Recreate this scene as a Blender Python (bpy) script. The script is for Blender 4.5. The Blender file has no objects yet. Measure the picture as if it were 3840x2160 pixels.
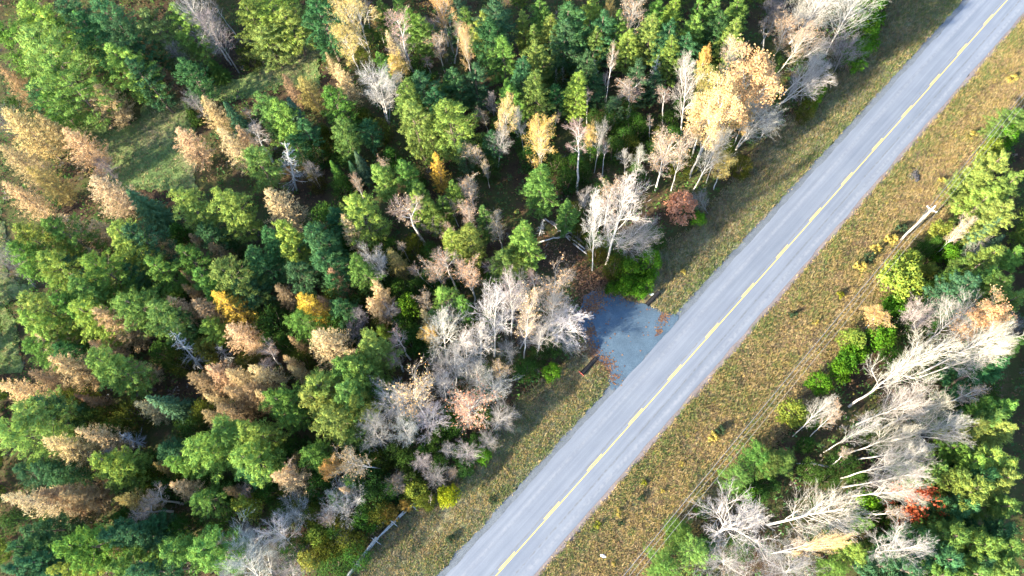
import bpy, math, random
import numpy as np
from mathutils import Matrix, Vector
from mathutils.geometry import delaunay_2d_cdt

random.seed(7)
RNG = np.random.default_rng(11)
SC = bpy.context.scene
COL = SC.collection

# ------------------------------------------------------------------ camera
CAM_H = 98.0                                    # drone height above the road, metres
F_PX, W_PX, H_PX = 2500.0, 3840.0, 2160.0       # focal length in pixels of the 3840 x 2160 frame
NADIR = (2100.0, 2150.0)
_d = np.array([NADIR[0] - W_PX / 2, -(NADIR[1] - H_PX / 2), -F_PX]); _d /= np.linalg.norm(_d)
_z = -_d
_x = np.array([1.0, 0, 0]); _x = _x - _z * _x.dot(_z); _x /= np.linalg.norm(_x)
_y = np.cross(_z, _x)
CR = np.array([_x, _y, _z])                     # camera axes -> world
cam_d = bpy.data.cameras.new('camera'); cam = bpy.data.objects.new('camera', cam_d); COL.objects.link(cam)
cam_d.sensor_width = 36.0; cam_d.lens = 36.0 * F_PX / W_PX
cam_d.clip_start = 1.0; cam_d.clip_end = 8000.0
M = Matrix.Identity(4)
for i in range(3):
    for j in range(3): M[i][j] = CR[i, j]
M[2][3] = CAM_H
cam.matrix_world = M
SC.camera = cam

# ------------------------------------------------------------------ light
SUN_EL = 22.0
SH = np.array([0.81, 0.586]); SH /= np.linalg.norm(SH)       # horizontal direction in which shadows fall
world = bpy.data.worlds.new('World'); SC.world = world; world.use_nodes = True
nt = world.node_tree; nt.nodes.clear()
sky = nt.nodes.new('ShaderNodeTexSky'); sky.sky_type = 'NISHITA'; sky.sun_disc = False
sky.sun_elevation = math.radians(SUN_EL)
sky.sun_rotation = math.atan2(-SH[0], -SH[1])               # the sun stands opposite the shadows
sky.air_density = 1.0; sky.dust_density = 0.6; sky.ozone_density = 1.5
bg = nt.nodes.new('ShaderNodeBackground'); bg.inputs['Strength'].default_value = 0.135
wo = nt.nodes.new('ShaderNodeOutputWorld')
nt.links.new(sky.outputs[0], bg.inputs[0]); nt.links.new(bg.outputs[0], wo.inputs[0])
sun_d = bpy.data.lights.new('sun', 'SUN'); sun_d.energy = 5.0; sun_d.angle = math.radians(0.6); sun_d.color = (1.0, 0.87, 0.66)
sun = bpy.data.objects.new('sun', sun_d); COL.objects.link(sun)
ce, se = math.cos(math.radians(SUN_EL)), math.sin(math.radians(SUN_EL))
sun.rotation_euler = Vector((-SH[0] * ce, -SH[1] * ce, se)).to_track_quat('Z', 'Y').to_euler()
sun.location = (-60, -60, 80)
SC.view_settings.view_transform = 'Standard'; SC.view_settings.look = 'None'
SC.view_settings.exposure = 2.8; SC.view_settings.gamma = 1.0
SC.render.engine = 'CYCLES'
SC.cycles.max_bounces = 6; SC.cycles.diffuse_bounces = 3; SC.cycles.transmission_bounces = 3

# ------------------------------------------------------------------ photo measurements -> ground plan
def ray(px, py): return CR @ np.array([px - W_PX / 2, -(py - H_PX / 2), -F_PX])
def gp(px, py, h=0.0):
    r = ray(px, py); return r[:2] / -r[2] * (CAM_H - h)
def depth(px, py, h=0.0):
    r = ray(px, py); return F_PX / -r[2] * (CAM_H - h)
S_T = 960.0 / 1932.0
ORI = {'A': (0, 0), 'B': (960, 0), 'C': (1920, 0), 'D': (2880, 0), 'E': (0, 720), 'F': (960, 720), 'G': (1920, 720), 'H': (2880, 720),
       'I': (0, 1440), 'J': (960, 1440), 'K': (1920, 1440), 'L': (2880, 1440)}
def tp(t, x, y): return ORI[t][0] + x * S_T, ORI[t][1] + y * S_T
C0 = np.array([-2.1, 6.96]); RU = np.array([0.69288, 0.72105]); RN = np.array([0.72105, -0.69288])   # road axis and its right side
def W(u, v): p = C0 + RU * u + RN * v; return p
def UV(x, y): return (x - C0[0]) * RU[0] + (y - C0[1]) * RU[1], (x - C0[0]) * RN[0] + (y - C0[1]) * RN[1]
def sst(a, b, x):
    t = np.clip((x - a) / (b - a), 0, 1); return t * t * (3 - 2 * t)
def ditch(x, y):
    u, v = UV(x, y)
    fill = 1 - sst(19.5, 22.5, u) * (1 - sst(34.5, 37.5, u))
    return 0.6 * np.exp(-((v + 9.9) / 1.25) ** 2) * fill + 0.4 * np.exp(-((v - 8.6) / 1.5) ** 2)
def terr(x, y):
    u, v = UV(x, y)
    off = np.maximum(sst(5.2, 14, v), sst(6, 15, -v))
    b = 0.18 * np.sin(x * 0.21 + 1.3) * np.cos(y * 0.17) + 0.12 * np.sin(x * 0.53 + y * 0.41) + 0.05 * np.sin(x * 1.3) * np.sin(y * 1.1)
    return b * off * (1 - 0.5 * 0) - ditch(x, y)
_perm = RNG.random((256, 256))
def vnoise(x, y, s):
    x = np.asarray(x) / s + 1000.0; y = np.asarray(y) / s + 1000.0
    i = np.floor(x).astype(int); j = np.floor(y).astype(int); fx = x - i; fy = y - j
    fx = fx * fx * (3 - 2 * fx); fy = fy * fy * (3 - 2 * fy)
    g = lambda a, b: _perm[a % 256, b % 256]
    return (g(i, j) * (1 - fx) + g(i + 1, j) * fx) * (1 - fy) + (g(i, j + 1) * (1 - fx) + g(i + 1, j + 1) * fx) * fy
def inside(poly, x, y):
    c = np.zeros(np.shape(x), bool); n = len(poly)
    for i in range(n):
        x1, y1 = poly[i]; x2, y2 = poly[(i + 1) % n]
        k = ((y1 > y) != (y2 > y)) & (x < (x2 - x1) * (y - y1) / (y2 - y1 + 1e-12) + x1)
        c ^= k
    return c

# ------------------------------------------------------------------ object helpers
def tag(o, label=None, cat=None, group=None, kind=None):
    if label: o['label'] = label
    if cat: o['category'] = cat
    if group: o['group'] = group
    if kind: o['kind'] = kind
    return o
def empty(name, loc=(0, 0, 0)):
    o = bpy.data.objects.new(name, None); COL.objects.link(o); o.location = loc; o.empty_display_size = 0.3
    return o
def link(name, me, parent=None):
    o = bpy.data.objects.new(name, me); COL.objects.link(o)
    if parent: o.parent = parent
    return o
def np_mesh(name, V, Fc, mat, col=None, smooth=False):
    """triangles (n,3) and/or quads (n,4) from arrays; col = per-vertex RGB kept in the colour attribute 'tint'"""
    me = bpy.data.meshes.new(name)
    V = np.asarray(V, np.float32); Fc = np.asarray(Fc, np.int32); k = Fc.shape[1]
    me.vertices.add(len(V)); me.vertices.foreach_set('co', V.ravel())
    me.loops.add(Fc.size); me.loops.foreach_set('vertex_index', Fc.ravel())
    me.polygons.add(len(Fc)); me.polygons.foreach_set('loop_start', np.arange(0, Fc.size, k, dtype=np.int32))
    me.polygons.foreach_set('loop_total', np.full(len(Fc), k, np.int32))
    if smooth: me.polygons.foreach_set('use_smooth', np.ones(len(Fc), bool))
    if col is not None:
        a = me.color_attributes.new('tint', 'FLOAT_COLOR', 'POINT')
        c = np.ones((len(V), 4), np.float32); c[:, :3] = col
        a.data.foreach_set('color', c.ravel())
    me.update(); me.materials.append(mat)
    return me
class MB:
    """collects tubes, boxes and free faces into ONE mesh"""
    def __init__(s): s.v = []; s.f = []
    def add(s, V, Fc):
        n = len(s.v); s.v += [tuple(map(float, p)) for p in V]; s.f += [tuple(int(i) + n for i in f) for f in Fc]
    def tube(s, pts, rad, n=6, cap=True):
        pts = [np.array(p, float) for p in pts]; V = []
        for i, p in enumerate(pts):
            d = pts[min(i + 1, len(pts) - 1)] - pts[max(i - 1, 0)]; d /= np.linalg.norm(d) + 1e-9
            a = np.cross(d, [0.31, 0.2, 0.93]); 
            if np.linalg.norm(a) < 0.1: a = np.cross(d, [1, 0, 0])
            a /= np.linalg.norm(a); b = np.cross(d, a); r = rad[i] if hasattr(rad, '__len__') else rad
            for k in range(n):
                t = 2 * math.pi * k / n; V.append(p + (a * math.cos(t) + b * math.sin(t)) * r)
        Fc = []
        for i in range(len(pts) - 1):
            for k in range(n):
                Fc.append((i * n + k, i * n + (k + 1) % n, (i + 1) * n + (k + 1) % n, (i + 1) * n + k))
        if cap:
            Fc.append(tuple(range(n - 1, -1, -1))); Fc.append(tuple(range((len(pts) - 1) * n, len(pts) * n)))
        s.add(V, Fc)
    def box(s, c, ax, ay, az):
        """centre and three half-axis vectors"""
        c, ax, ay, az = (np.array(q, float) for q in (c, ax, ay, az)); V = []
        for i in (-1, 1):
            for j in (-1, 1):
                for k in (-1, 1): V.append(c + ax * i + ay * j + az * k)
        s.add(V, [(0, 1, 3, 2), (4, 6, 7, 5), (0, 4, 5, 1), (2, 3, 7, 6), (0, 2, 6, 4), (1, 5, 7, 3)])
    def mesh(s, name, mat, smooth=False):
        me = bpy.data.meshes.new(name); me.from_pydata(s.v, [], s.f); me.update(); me.materials.append(mat)
        if smooth:
            for p in me.polygons: p.use_smooth = True
        return me
    def build(s, name, mat, parent=None, smooth=False): return link(name, s.mesh(name, mat, smooth), parent)

# ------------------------------------------------------------------ materials
def new_mat(name):
    m = bpy.data.materials.new(name); m.use_nodes = True; n = m.node_tree; n.nodes.clear()
    out = n.nodes.new('ShaderNodeOutputMaterial'); return m, n, out
def nd(n, t, **kw):
    x = n.nodes.new(t)
    for k, v in kw.items():
        if k in x.inputs: x.inputs[k].default_value = v
        else: setattr(x, k, v)
    return x
def noise(n, scale, detail=4.0, rough=0.6, vec=None, coord='Object'):
    t = nd(n, 'ShaderNodeTexNoise'); t.inputs['Scale'].default_value = scale; t.inputs['Detail'].default_value = detail; t.inputs['Roughness'].default_value = rough
    if vec is None:
        tc = nd(n, 'ShaderNodeTexCoord'); vec = tc.outputs[coord]
    n.links.new(vec, t.inputs['Vector']); return t
def ramp(n, fac, stops):
    r = nd(n, 'ShaderNodeValToRGB'); e = r.color_ramp.elements
    while len(e) < len(stops): e.new(0.5)
    for i, (p, c) in enumerate(stops):
        e[i].position = p; e[i].color = (*c, 1) if len(c) == 3 else c
    n.links.new(fac, r.inputs[0]); return r
def mixc(n, fac, a, b, mode='MIX'):
    m = nd(n, 'ShaderNodeMix', data_type='RGBA', blend_type=mode)
    for s, i in ((fac, 0), (a, 6), (b, 7)):
        if hasattr(s, 'is_linked'): n.links.new(s, m.inputs[i])
        else: m.inputs[i].default_value = s if i == 0 else (*s, 1)
    return m.outputs[2]
def foliage_mat(name, transl=0.35):
    """colour of the thing (object colour) times the leaf-to-leaf variation kept on the mesh"""
    m, n, out = new_mat(name)
    oi = nd(n, 'ShaderNodeObjectInfo'); at = nd(n, 'ShaderNodeVertexColor', layer_name='tint')
    c = mixc(n, 1.0, oi.outputs['Color'], at.outputs['Color'], 'MULTIPLY')
    di = nd(n, 'ShaderNodeBsdfDiffuse'); tr = nd(n, 'ShaderNodeBsdfTranslucent'); mx = nd(n, 'ShaderNodeMixShader'); mx.inputs[0].default_value = transl
    n.links.new(c, di.inputs[0]); n.links.new(c, tr.inputs[0]); n.links.new(di.outputs[0], mx.inputs[1]); n.links.new(tr.outputs[0], mx.inputs[2])
    n.links.new(mx.outputs[0], out.inputs[0]); return m
def bark_mat(name, cols, scale=3.0, rough=0.85):
    m, n, out = new_mat(name)
    oi = nd(n, 'ShaderNodeObjectInfo')
    t = noise(n, scale, 5); r = ramp(n, t.outputs[0], cols)
    c = mixc(n, 1.0, r.outputs[0], oi.outputs['Color'], 'MULTIPLY')
    b = nd(n, 'ShaderNodeBsdfPrincipled', Roughness=rough); b.inputs['Specular IOR Level'].default_value = 0.2
    n.links.new(c, b.inputs['Base Color']); n.links.new(b.outputs[0], out.inputs[0]); return m
def plain_mat(name, stops, scale=4.0, rough=0.8, metal=0.0, bump=0.0, spec=0.3):
    m, n, out = new_mat(name)
    t = noise(n, scale, 6, 0.65); r = ramp(n, t.outputs[0], stops)
    b = nd(n, 'ShaderNodeBsdfPrincipled', Roughness=rough, Metallic=metal); b.inputs['Specular IOR Level'].default_value = spec
    n.links.new(r.outputs[0], b.inputs['Base Color'])
    if bump:
        bp = nd(n, 'ShaderNodeBump'); bp.inputs['Strength'].default_value = bump; bp.inputs['Distance'].default_value = 0.05
        n.links.new(t.outputs[0], bp.inputs['Height']); n.links.new(bp.outputs[0], b.inputs['Normal'])
    n.links.new(b.outputs[0], out.inputs[0]); return m
M_FOL = foliage_mat('needles_and_leaves', 0.35)
M_TWIG = foliage_mat('twigs', 0.0)
M_PINEBARK = bark_mat('conifer_bark', [(0.3, (0.07, 0.05, 0.04)), (0.7, (0.14, 0.11, 0.09))])
M_PALEBARK = bark_mat('pale_bark', [(0.3, (0.28, 0.265, 0.25)), (0.62, (0.41, 0.395, 0.375))], 2.0)
M_GREYWOOD = bark_mat('weathered_wood', [(0.3, (0.3, 0.3, 0.3)), (0.7, (0.5, 0.5, 0.5))], 2.0)
M_TUFT = foliage_mat('grass_blades', 0.3)

# ================================================================== the setting
def grass_mat(name, stops, s1=0.9, s2=7.0, bump=0.6):
    m, n, out = new_mat(name)
    a = noise(n, s1, 5, 0.7); b = noise(n, s2, 4, 0.7); g = noise(n, 0.09, 3, 0.5)
    m1 = mixc(n, 0.55, a.outputs['Color'], b.outputs['Color'])
    sep = nd(n, 'ShaderNodeSeparateColor'); n.links.new(m1, sep.inputs[0])
    ad = nd(n, 'ShaderNodeMath', operation='MULTIPLY_ADD'); n.links.new(g.outputs[0], ad.inputs[0]); ad.inputs[1].default_value = 0.8; n.links.new(sep.outputs[0], ad.inputs[2])
    sb = nd(n, 'ShaderNodeMath', operation='SUBTRACT'); n.links.new(ad.outputs[0], sb.inputs[0]); sb.inputs[1].default_value = 0.4
    r = ramp(n, sb.outputs[0], stops)
    p = nd(n, 'ShaderNodeBsdfPrincipled', Roughness=0.95); p.inputs['Specular IOR Level'].default_value = 0.1
    bp = nd(n, 'ShaderNodeBump'); bp.inputs['Strength'].default_value = bump; bp.inputs['Distance'].default_value = 0.25
    n.links.new(b.outputs[0], bp.inputs['Height']); n.links.new(bp.outputs[0], p.inputs['Normal'])
    n.links.new(r.outputs[0], p.inputs['Base Color']); n.links.new(p.outputs[0], out.inputs[0]); return m
M_FLOOR = grass_mat('forest_floor', [(0.3, (0.022, 0.016, 0.012)), (0.45, (0.05, 0.032, 0.02)), (0.55, (0.035, 0.05, 0.014)), (0.7, (0.08, 0.05, 0.03))])
M_CLEAR = grass_mat('clearing_turf', [(0.3, (0.07, 0.115, 0.04)), (0.5, (0.10, 0.145, 0.05)), (0.62, (0.14, 0.14, 0.07)), (0.75, (0.17, 0.14, 0.09))])
M_VL = grass_mat('shade_toned_verge', [(0.3, (0.075, 0.085, 0.045)), (0.48, (0.125, 0.13, 0.065)), (0.6, (0.165, 0.145, 0.085)), (0.75, (0.19, 0.15, 0.10))])  # left verge grass, with the forest's shade greyed into its colour
M_VR = grass_mat('dry_verge', [(0.28, (0.11, 0.10, 0.045)), (0.45, (0.19, 0.155, 0.07)), (0.58, (0.25, 0.195, 0.10)), (0.75, (0.27, 0.20, 0.125))])

def sheet(name, poly, spacing, dz, mat, wob=0.0, parent=None, kind='structure', zf=None):
    """a ground sheet filled with points, following the terrain; the outline is made uneven by wob metres"""
    P = []
    n = len(poly)
    for i in range(n):
        a = np.array(poly[i]); b = np.array(poly[(i + 1) % n]); k = max(1, int(np.linalg.norm(b - a) / min(spacing, 0.6)))
        nn = np.array([(b - a)[1], -(b - a)[0]]); nn = nn / (np.linalg.norm(nn) + 1e-9)
        for t in range(k):
            p = a + (b - a) * t / k
            P.append(p + nn * wob * ((vnoise(p[0], p[1], 1.1) - 0.5) * 1.3 + (vnoise(p[0] + 50, p[1], 0.4) - 0.5) * 0.9))
    P = np.array(P); lo, hi = P.min(0), P.max(0)
    gx, gy = np.meshgrid(np.arange(lo[0], hi[0], spacing), np.arange(lo[1], hi[1], spacing))
    Q = np.stack([gx.ravel(), gy.ravel()], 1) + RNG.uniform(-.2, .2, (gx.size, 2)) * spacing
    Q = Q[inside(P, Q[:, 0], Q[:, 1])]
    A = [Vector(p) for p in P] + [Vector(q) for q in Q]
    ed = [(i, (i + 1) % len(P)) for i in range(len(P))]
    vo, _, fo, *_ = delaunay_2d_cdt(A, ed, [], 1, 1e-4)
    V = np.array([(v.x, v.y) for v in vo]); Z = (zf or terr)(V[:, 0], V[:, 1]) + dz; Z[:len(P)] -= .07 if wob >= .5 and mat.name != 'pullout_gravel' else 0
    me = bpy.data.meshes.new(name); me.from_pydata(np.column_stack([V, Z]).tolist(), [], [tuple(f) for f in fo]); me.update()
    me.materials.append(mat)
    for p in me.polygons:
        p.use_smooth = True
    if me.polygons[0].normal.z < 0: me.flip_normals()
    o = link(name, me, parent); tag(o, kind=kind); return o

# the ground: one sheet to the horizon, fine in the middle
ax = np.concatenate([[-3000, -1500, -700, -400, -260], np.arange(-190, 171, 1.6), [230, 400, 700, 1500, 3000]])
ay = np.concatenate([[-3000, -1500, -700, -300, -120], np.arange(-60, 171, 1.6), [230, 400, 700, 1500, 3000]])
GX, GY = np.meshgrid(ax, ay); gz = terr(GX, GY) - 0.10 - 0.6 * ditch(GX, GY)
gz -= np.where(np.abs(UV(GX, GY)[1]) < 18, 0.12, 0)
V = np.stack([GX.ravel(), GY.ravel(), gz.ravel()], 1); nx_, ny_ = len(ax), len(ay)
ii, jj = np.meshgrid(np.arange(nx_ - 1), np.arange(ny_ - 1)); b_ = (jj * nx_ + ii).ravel()
g_o = link('ground', np_mesh('ground', V, np.stack([b_, b_ + 1, b_ + nx_ + 1, b_ + nx_], 1), M_FLOOR, smooth=True)); tag(g_o, kind='structure')

# verges (outlines measured along the road: u along it, v to its right)
VL_OUT = [(-140, -15.2), (-24, -15.2), (-11.3, -15.2), (-4.8, -13.2), (1.5, -12.4), (8, -14.2), (14.3, -13.4), (19.1, -12.5), (22.3, -11.8), (24.0, -14.6), (30.5, -17), (36.6, -14.0), (43, -14.6), (49.8, -12.6), (53.8, -13), (71.3, -14.2), (79.8, -13.4), (88.7, -13.2), (96.5, -12.4), (104.7, -12.6), (112.5, -15.4), (240, -15.6)]
VR_OUT = [(-140, 14.5), (2.8, 15.4), (14.8, 16.2), (21.8, 16.8), (34, 16.8), (45.2, 18.2), (50.7, 16.4), (60, 16.2), (71.2, 17), (78.5, 17.2), (85.3, 15.2), (94.7, 14.8), (105.5, 14.8), (240, 15)]
sheet('verge', [W(-140, -5.25)] + [W(240, -5.25)] + [W(*p) for p in VL_OUT[::-1]], 0.9, 0.02, M_VL, 0.5)
sheet('verge', [W(240, 4.0)] + [W(-140, 4.0)] + [W(*p) for p in VR_OUT], 0.9, 0.02, M_VR, 0.5)
def near(vv, vn, s): return np.exp(-((vv - vn) / s) ** 2)

# clearings
CLR = [('A', p) for p in [(330, 870), (330, 990), (500, 980), (700, 1060), (750, 1200), (850, 1440), (1480, 1440), (1470, 1250), (1480, 1000), (1450, 860), (1440, 760), (1560, 760), (1700, 780), (1932, 720)]] + \
      [('B', p) for p in [(170, 660), (480, 660), (480, 440), (640, 370), (660, 240), (470, 240), (300, 350), (150, 470), (0, 510)]] + \
      [('A', p) for p in [(1900, 550), (1560, 650), (1300, 660), (1140, 700), (1030, 900), (850, 960), (690, 850), (480, 860)]]
CLR_W = [gp(*tp(t, *p)) for t, p in CLR]
CL2_W = [gp(*tp('E', *p)) for p in [(-300, 100), (0, 130), (60, 420), (60, 640), (300, 720), (180, 800), (40, 860), (140, 1050), (160, 1350), (-300, 1450)]]
sheet('grass_clearing', CLR_W, 1.0, 0.06, M_CLEAR, 0.8)
sheet('grass_clearing', CL2_W, 1.2, 0.06, M_CLEAR, 0.8)
GLADE = [gp(*tp('G', *p)) for p in [(170, 200), (290, 150), (560, 470), (620, 600), (700, 640), (760, 760), (620, 760), (520, 800), (430, 760), (250, 640), (100, 610), (170, 400)]]

# gravel: shoulders and pullout
def gravel_mat(name, a, b, c):
    m, n, out = new_mat(name)
    t1 = noise(n, 9.0, 6, 0.75); t2 = noise(n, 0.5, 4, 0.6); t3 = noise(n, 30, 2, 0.5)
    r1 = ramp(n, t1.outputs[0], [(0.32, a), (0.5, b), (0.68, c)])
    r2 = ramp(n, t2.outputs[0], [(0.3, (0.8, 0.8, 0.8)), (0.7, (1.15, 1.12, 1.08))])
    cc = mixc(n, 1.0, r1.outputs[0], r2.outputs[0], 'MULTIPLY')
    p = nd(n, 'ShaderNodeBsdfPrincipled', Roughness=0.95); p.inputs['Specular IOR Level'].default_value = 0.2
    bp = nd(n, 'ShaderNodeBump'); bp.inputs['Strength'].default_value = 0.7; bp.inputs['Distance'].default_value = 0.08
    n.links.new(t1.outputs[0], bp.inputs['Height']); n.links.new(bp.outputs[0], p.inputs['Normal'])
    n.links.new(cc, p.inputs['Base Color']); n.links.new(p.outputs[0], out.inputs[0]); return m
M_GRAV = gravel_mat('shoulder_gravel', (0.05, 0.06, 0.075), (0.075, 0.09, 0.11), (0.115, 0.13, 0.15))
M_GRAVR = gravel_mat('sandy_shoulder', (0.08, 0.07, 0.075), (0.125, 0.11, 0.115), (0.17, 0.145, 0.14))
M_PULL = gravel_mat('pullout_gravel', (0.024, 0.045, 0.072), (0.042, 0.071, 0.106), (0.07, 0.104, 0.142))  # blue tree shade put into the gravel colour
flat = lambda x, y: np.zeros_like(x)
sheet('gravel_shoulder', [W(-140, -4.4), W(240, -4.4), W(240, -5.6), W(-140, -5.6)], 1.2, 0.045, M_GRAV, 0.35)
sheet('gravel_shoulder', [W(240, 3.7), W(-140, 3.7), W(-140, 4.7), W(240, 4.7)], 1.2, 0.045, M_GRAVR, 0.3)
PULL = [(20.2, -5.2), (22.0, -7.2), (22.4, -10.2), (23.9, -14.6), (26.2, -17.0), (29.0, -18.2), (31.2, -16.8), (32.2, -14.6), (34.3, -10.3), (35.1, -7.0), (36.2, -5.2), (35, -4.5), (21, -4.5)]
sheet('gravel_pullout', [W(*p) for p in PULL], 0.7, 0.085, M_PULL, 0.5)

# the road, in its own frame (x along, y to the left) so that wheel tracks and seams run along it
m, n, out = new_mat('worn_asphalt')
tc = nd(n, 'ShaderNodeTexCoord'); mp = nd(n, 'ShaderNodeMapping'); mp.inputs['Scale'].default_value = (0.03, 1.0, 1.0); n.links.new(tc.outputs['Object'], mp.inputs[0])
st = noise(n, 1.6, 5, 0.6, mp.outputs[0]); fi = noise(n, 14.0, 5, 0.7); bl = noise(n, 0.25, 3, 0.5)
c1 = ramp(n, st.outputs[0], [(0.28, (0.074, 0.091, 0.120)), (0.5, (0.092, 0.109, 0.139)), (0.72, (0.113, 0.13, 0.161))])
c2 = ramp(n, fi.outputs[0], [(0.3, (0.88, 0.88, 0.88)), (0.7, (1.1, 1.1, 1.1))])
c3 = ramp(n, bl.outputs[0], [(0.3, (0.93, 0.93, 0.95)), (0.7, (1.05, 1.04, 1.03))])
cc = mixc(n, 1.0, mixc(n, 1.0, c1.outputs[0], c2.outputs[0], 'MULTIPLY'), c3.outputs[0], 'MULTIPLY')
sx = nd(n, 'ShaderNodeSeparateXYZ'); n.links.new(tc.outputs['Object'], sx.inputs[0])
wv = noise(n, 0.7, 4, 0.7); wv2 = noise(n, 1.8, 3, 0.6)
def seam(y0, width, amount, colour, src):
    a = nd(n, 'ShaderNodeMath', operation='MULTIPLY_ADD'); n.links.new(wv.outputs[0], a.inputs[0]); a.inputs[1].default_value = 0.35; a.inputs[2].default_value = -y0 - 0.175
    s = nd(n, 'ShaderNodeMath', operation='ADD'); n.links.new(sx.outputs['Y'], s.inputs[0]); n.links.new(a.outputs[0], s.inputs[1])
    ab = nd(n, 'ShaderNodeMath', operation='ABSOLUTE'); n.links.new(s.outputs[0], ab.inputs[0])
    mr = nd(n, 'ShaderNodeMapRange'); n.links.new(ab.outputs[0], mr.inputs[0]); mr.inputs[1].default_value = width; mr.inputs[2].default_value = 0; mr.inputs[3].default_value = 0; mr.inputs[4].default_value = amount
    br = ramp(n, wv2.outputs[0], [(0.38, (0.15, 0.15, 0.15)), (0.6, (1, 1, 1))])
    mu = nd(n, 'ShaderNodeMath', operation='MULTIPLY'); n.links.new(mr.outputs[0], mu.inputs[0]); n.links.new(br.outputs[0], mu.inputs[1])
    return mixc(n, mu.outputs[0], src, colour)
cc = seam(-2.05, 0.17, 0.85, (0.065, 0.07, 0.075), cc)          # tarred seam of the right lane
cc = seam(0.25, 0.14, 0.75, (0.075, 0.075, 0.075), cc)          # broken edge beside the paint
cc = seam(-3.0, 0.5, 0.35, (0.19, 0.195, 0.21), cc)
cc = seam(2.9, 0.4, 0.3, (0.175, 0.18, 0.195), cc)
p = nd(n, 'ShaderNodeBsdfPrincipled', Roughness=0.85); p.inputs['Specular IOR Level'].default_value = 0.35
bp = nd(n, 'ShaderNodeBump'); bp.inputs['Strength'].default_value = 0.25; bp.inputs['Distance'].default_value = 0.02
n.links.new(fi.outputs[0], bp.inputs['Height']); n.links.new(bp.outputs[0], p.inputs['Normal'])
n.links.new(cc, p.inputs['Base Color']); n.links.new(p.outputs[0], out.inputs[0]); M_ROAD = m
M_PAINT = plain_mat('yellow_road_paint', [(0.35, (0.36, 0.25, 0.05)), (0.6, (0.50, 0.36, 0.09))], 3.0, 0.7)
US = np.arange(-140, 241, 0.5); VE = []
vl = -4.62 + 0.2 * (vnoise(US, US * 0, 2.0) - .5) + 0.1 * (vnoise(US, US * 0 + 9, 0.7) - .5); vr = 3.92 + 0.22 * (vnoise(US, US * 0 + 20, 2.5) - .5) + 0.08 * (vnoise(US, US * 0 + 30, 0.8) - .5)
RV = []; RF = []
cross = [0, .12, .5, .88, 1]
for i, u in enumerate(US):
    for c in cross:
        v = vl[i] + (vr[i] - vl[i]) * c; RV.append((u, -v, 0.10 + 0.03 * (1 - abs(2 * c - 1))))
k = len(cross)
for i in range(len(US) - 1):
    for j in range(k - 1): RF.append((i * k + j, i * k + j + 1, (i + 1) * k + j + 1, (i + 1) * k + j)[::-1])
me = np_mesh('road', RV, RF, M_ROAD)
road = link('road', me); road.location = (C0[0], C0[1], 0); road.rotation_euler = (0, 0, math.atan2(RU[1], RU[0])); tag(road, kind='structure')
if me.polygons[0].normal.z < 0: me.flip_normals()
def strip(name, us, v0, v1, z):
    V = []; 
    for i, u in enumerate(us):
        w0 = 0.03 * (vnoise(u, 3.0, 0.9) - .5); w1 = 0.03 * (vnoise(u, 40.0, 0.9) - .5); V += [(u, -(v0 + w0), z), (u, -(v1 + w1), z)]
    Fc = [(2 * i, 2 * i + 1, 2 * i + 3, 2 * i + 2)[::-1] for i in range(len(us) - 1)]
    mm = np_mesh(name, V, Fc, M_PAINT)
    if mm.polygons[0].normal.z < 0: mm.flip_normals()
    return link(name, mm, road)
strip('centre_line', np.arange(-140, 241, 1.0), 0.25, 0.37, 0.139)
d0 = strip('lane_dash', np.arange(0, 3.21, 0.4), 0.0, 0.12, 0.139); d0.location.x = 0
for q in range(-3, 17):
    if q == 0: continue
    d = d0.copy(); COL.objects.link(d); d.parent = road; d.location.x = 9.027 * q

# ------------------------------------------------------------------ ground cover (nobody could count it)
def tufts(name, XY, rgb, hgt, wid, blades=4, spread=0.18):
    uu_, vv_ = UV(XY[:, 0], XY[:, 1]); kp = ~((np.abs(vv_ + 9.9) < .75) & (((uu_ > 18.6) & (uu_ < 22.8)) | ((uu_ > 33.9) & (uu_ < 38)))); XY, rgb, hgt = XY[kp], rgb[kp], hgt[kp]
    n_ = len(XY); K = n_ * blades
    base = np.repeat(XY, blades, 0) + RNG.normal(0, spread, (K, 2)); h = np.repeat(hgt, blades) * RNG.uniform(.6, 1.3, K)
    a = RNG.uniform(0, 2 * np.pi, K); lean = RNG.uniform(.25, 1.0, K) * h
    z = terr(base[:, 0], base[:, 1]) + 0.02
    w = wid * RNG.uniform(.7, 1.3, K); sd = np.stack([-np.sin(a), np.cos(a)], 1) * w[:, None] / 2
    tip = base + np.stack([np.cos(a), np.sin(a)], 1) * lean[:, None]
    V = np.empty((K, 3, 3), np.float32); V[:, 0, :2] = base - sd; V[:, 1, :2] = base + sd; V[:, 2, :2] = tip
    V[:, 0, 2] = z; V[:, 1, 2] = z; V[:, 2, 2] = z + h
    c = np.repeat(np.clip(np.repeat(rgb, blades, 0) * RNG.uniform(.82, 1.18, (K, 1)), 0, 1), 3, 0)
    me = np_mesh(name, V.reshape(-1, 3), np.arange(K * 3).reshape(-1, 3), M_TUFT, c)
    o = link(name, me); tag(o, kind='stuff'); return o
def pick(w_list, cols):
    w = np.stack(w_list, 1); w = w / w.sum(1, keepdims=True); cs = w.cumsum(1); r = RNG.random(len(w))[:, None]
    return np.array(cols)[(r > cs).sum(1).clip(0, len(cols) - 1)]
GREEN, DGREEN, GOLD, TAN, RUST, BROWN, YEL, GREY = (.12, .155, .05), (.075, .11, .045), (.28, .21, .085), (.31, .24, .13), (.19, .125, .08), (.125, .095, .065), (.31, .26, .06), (.185, .18, .13)
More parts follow.
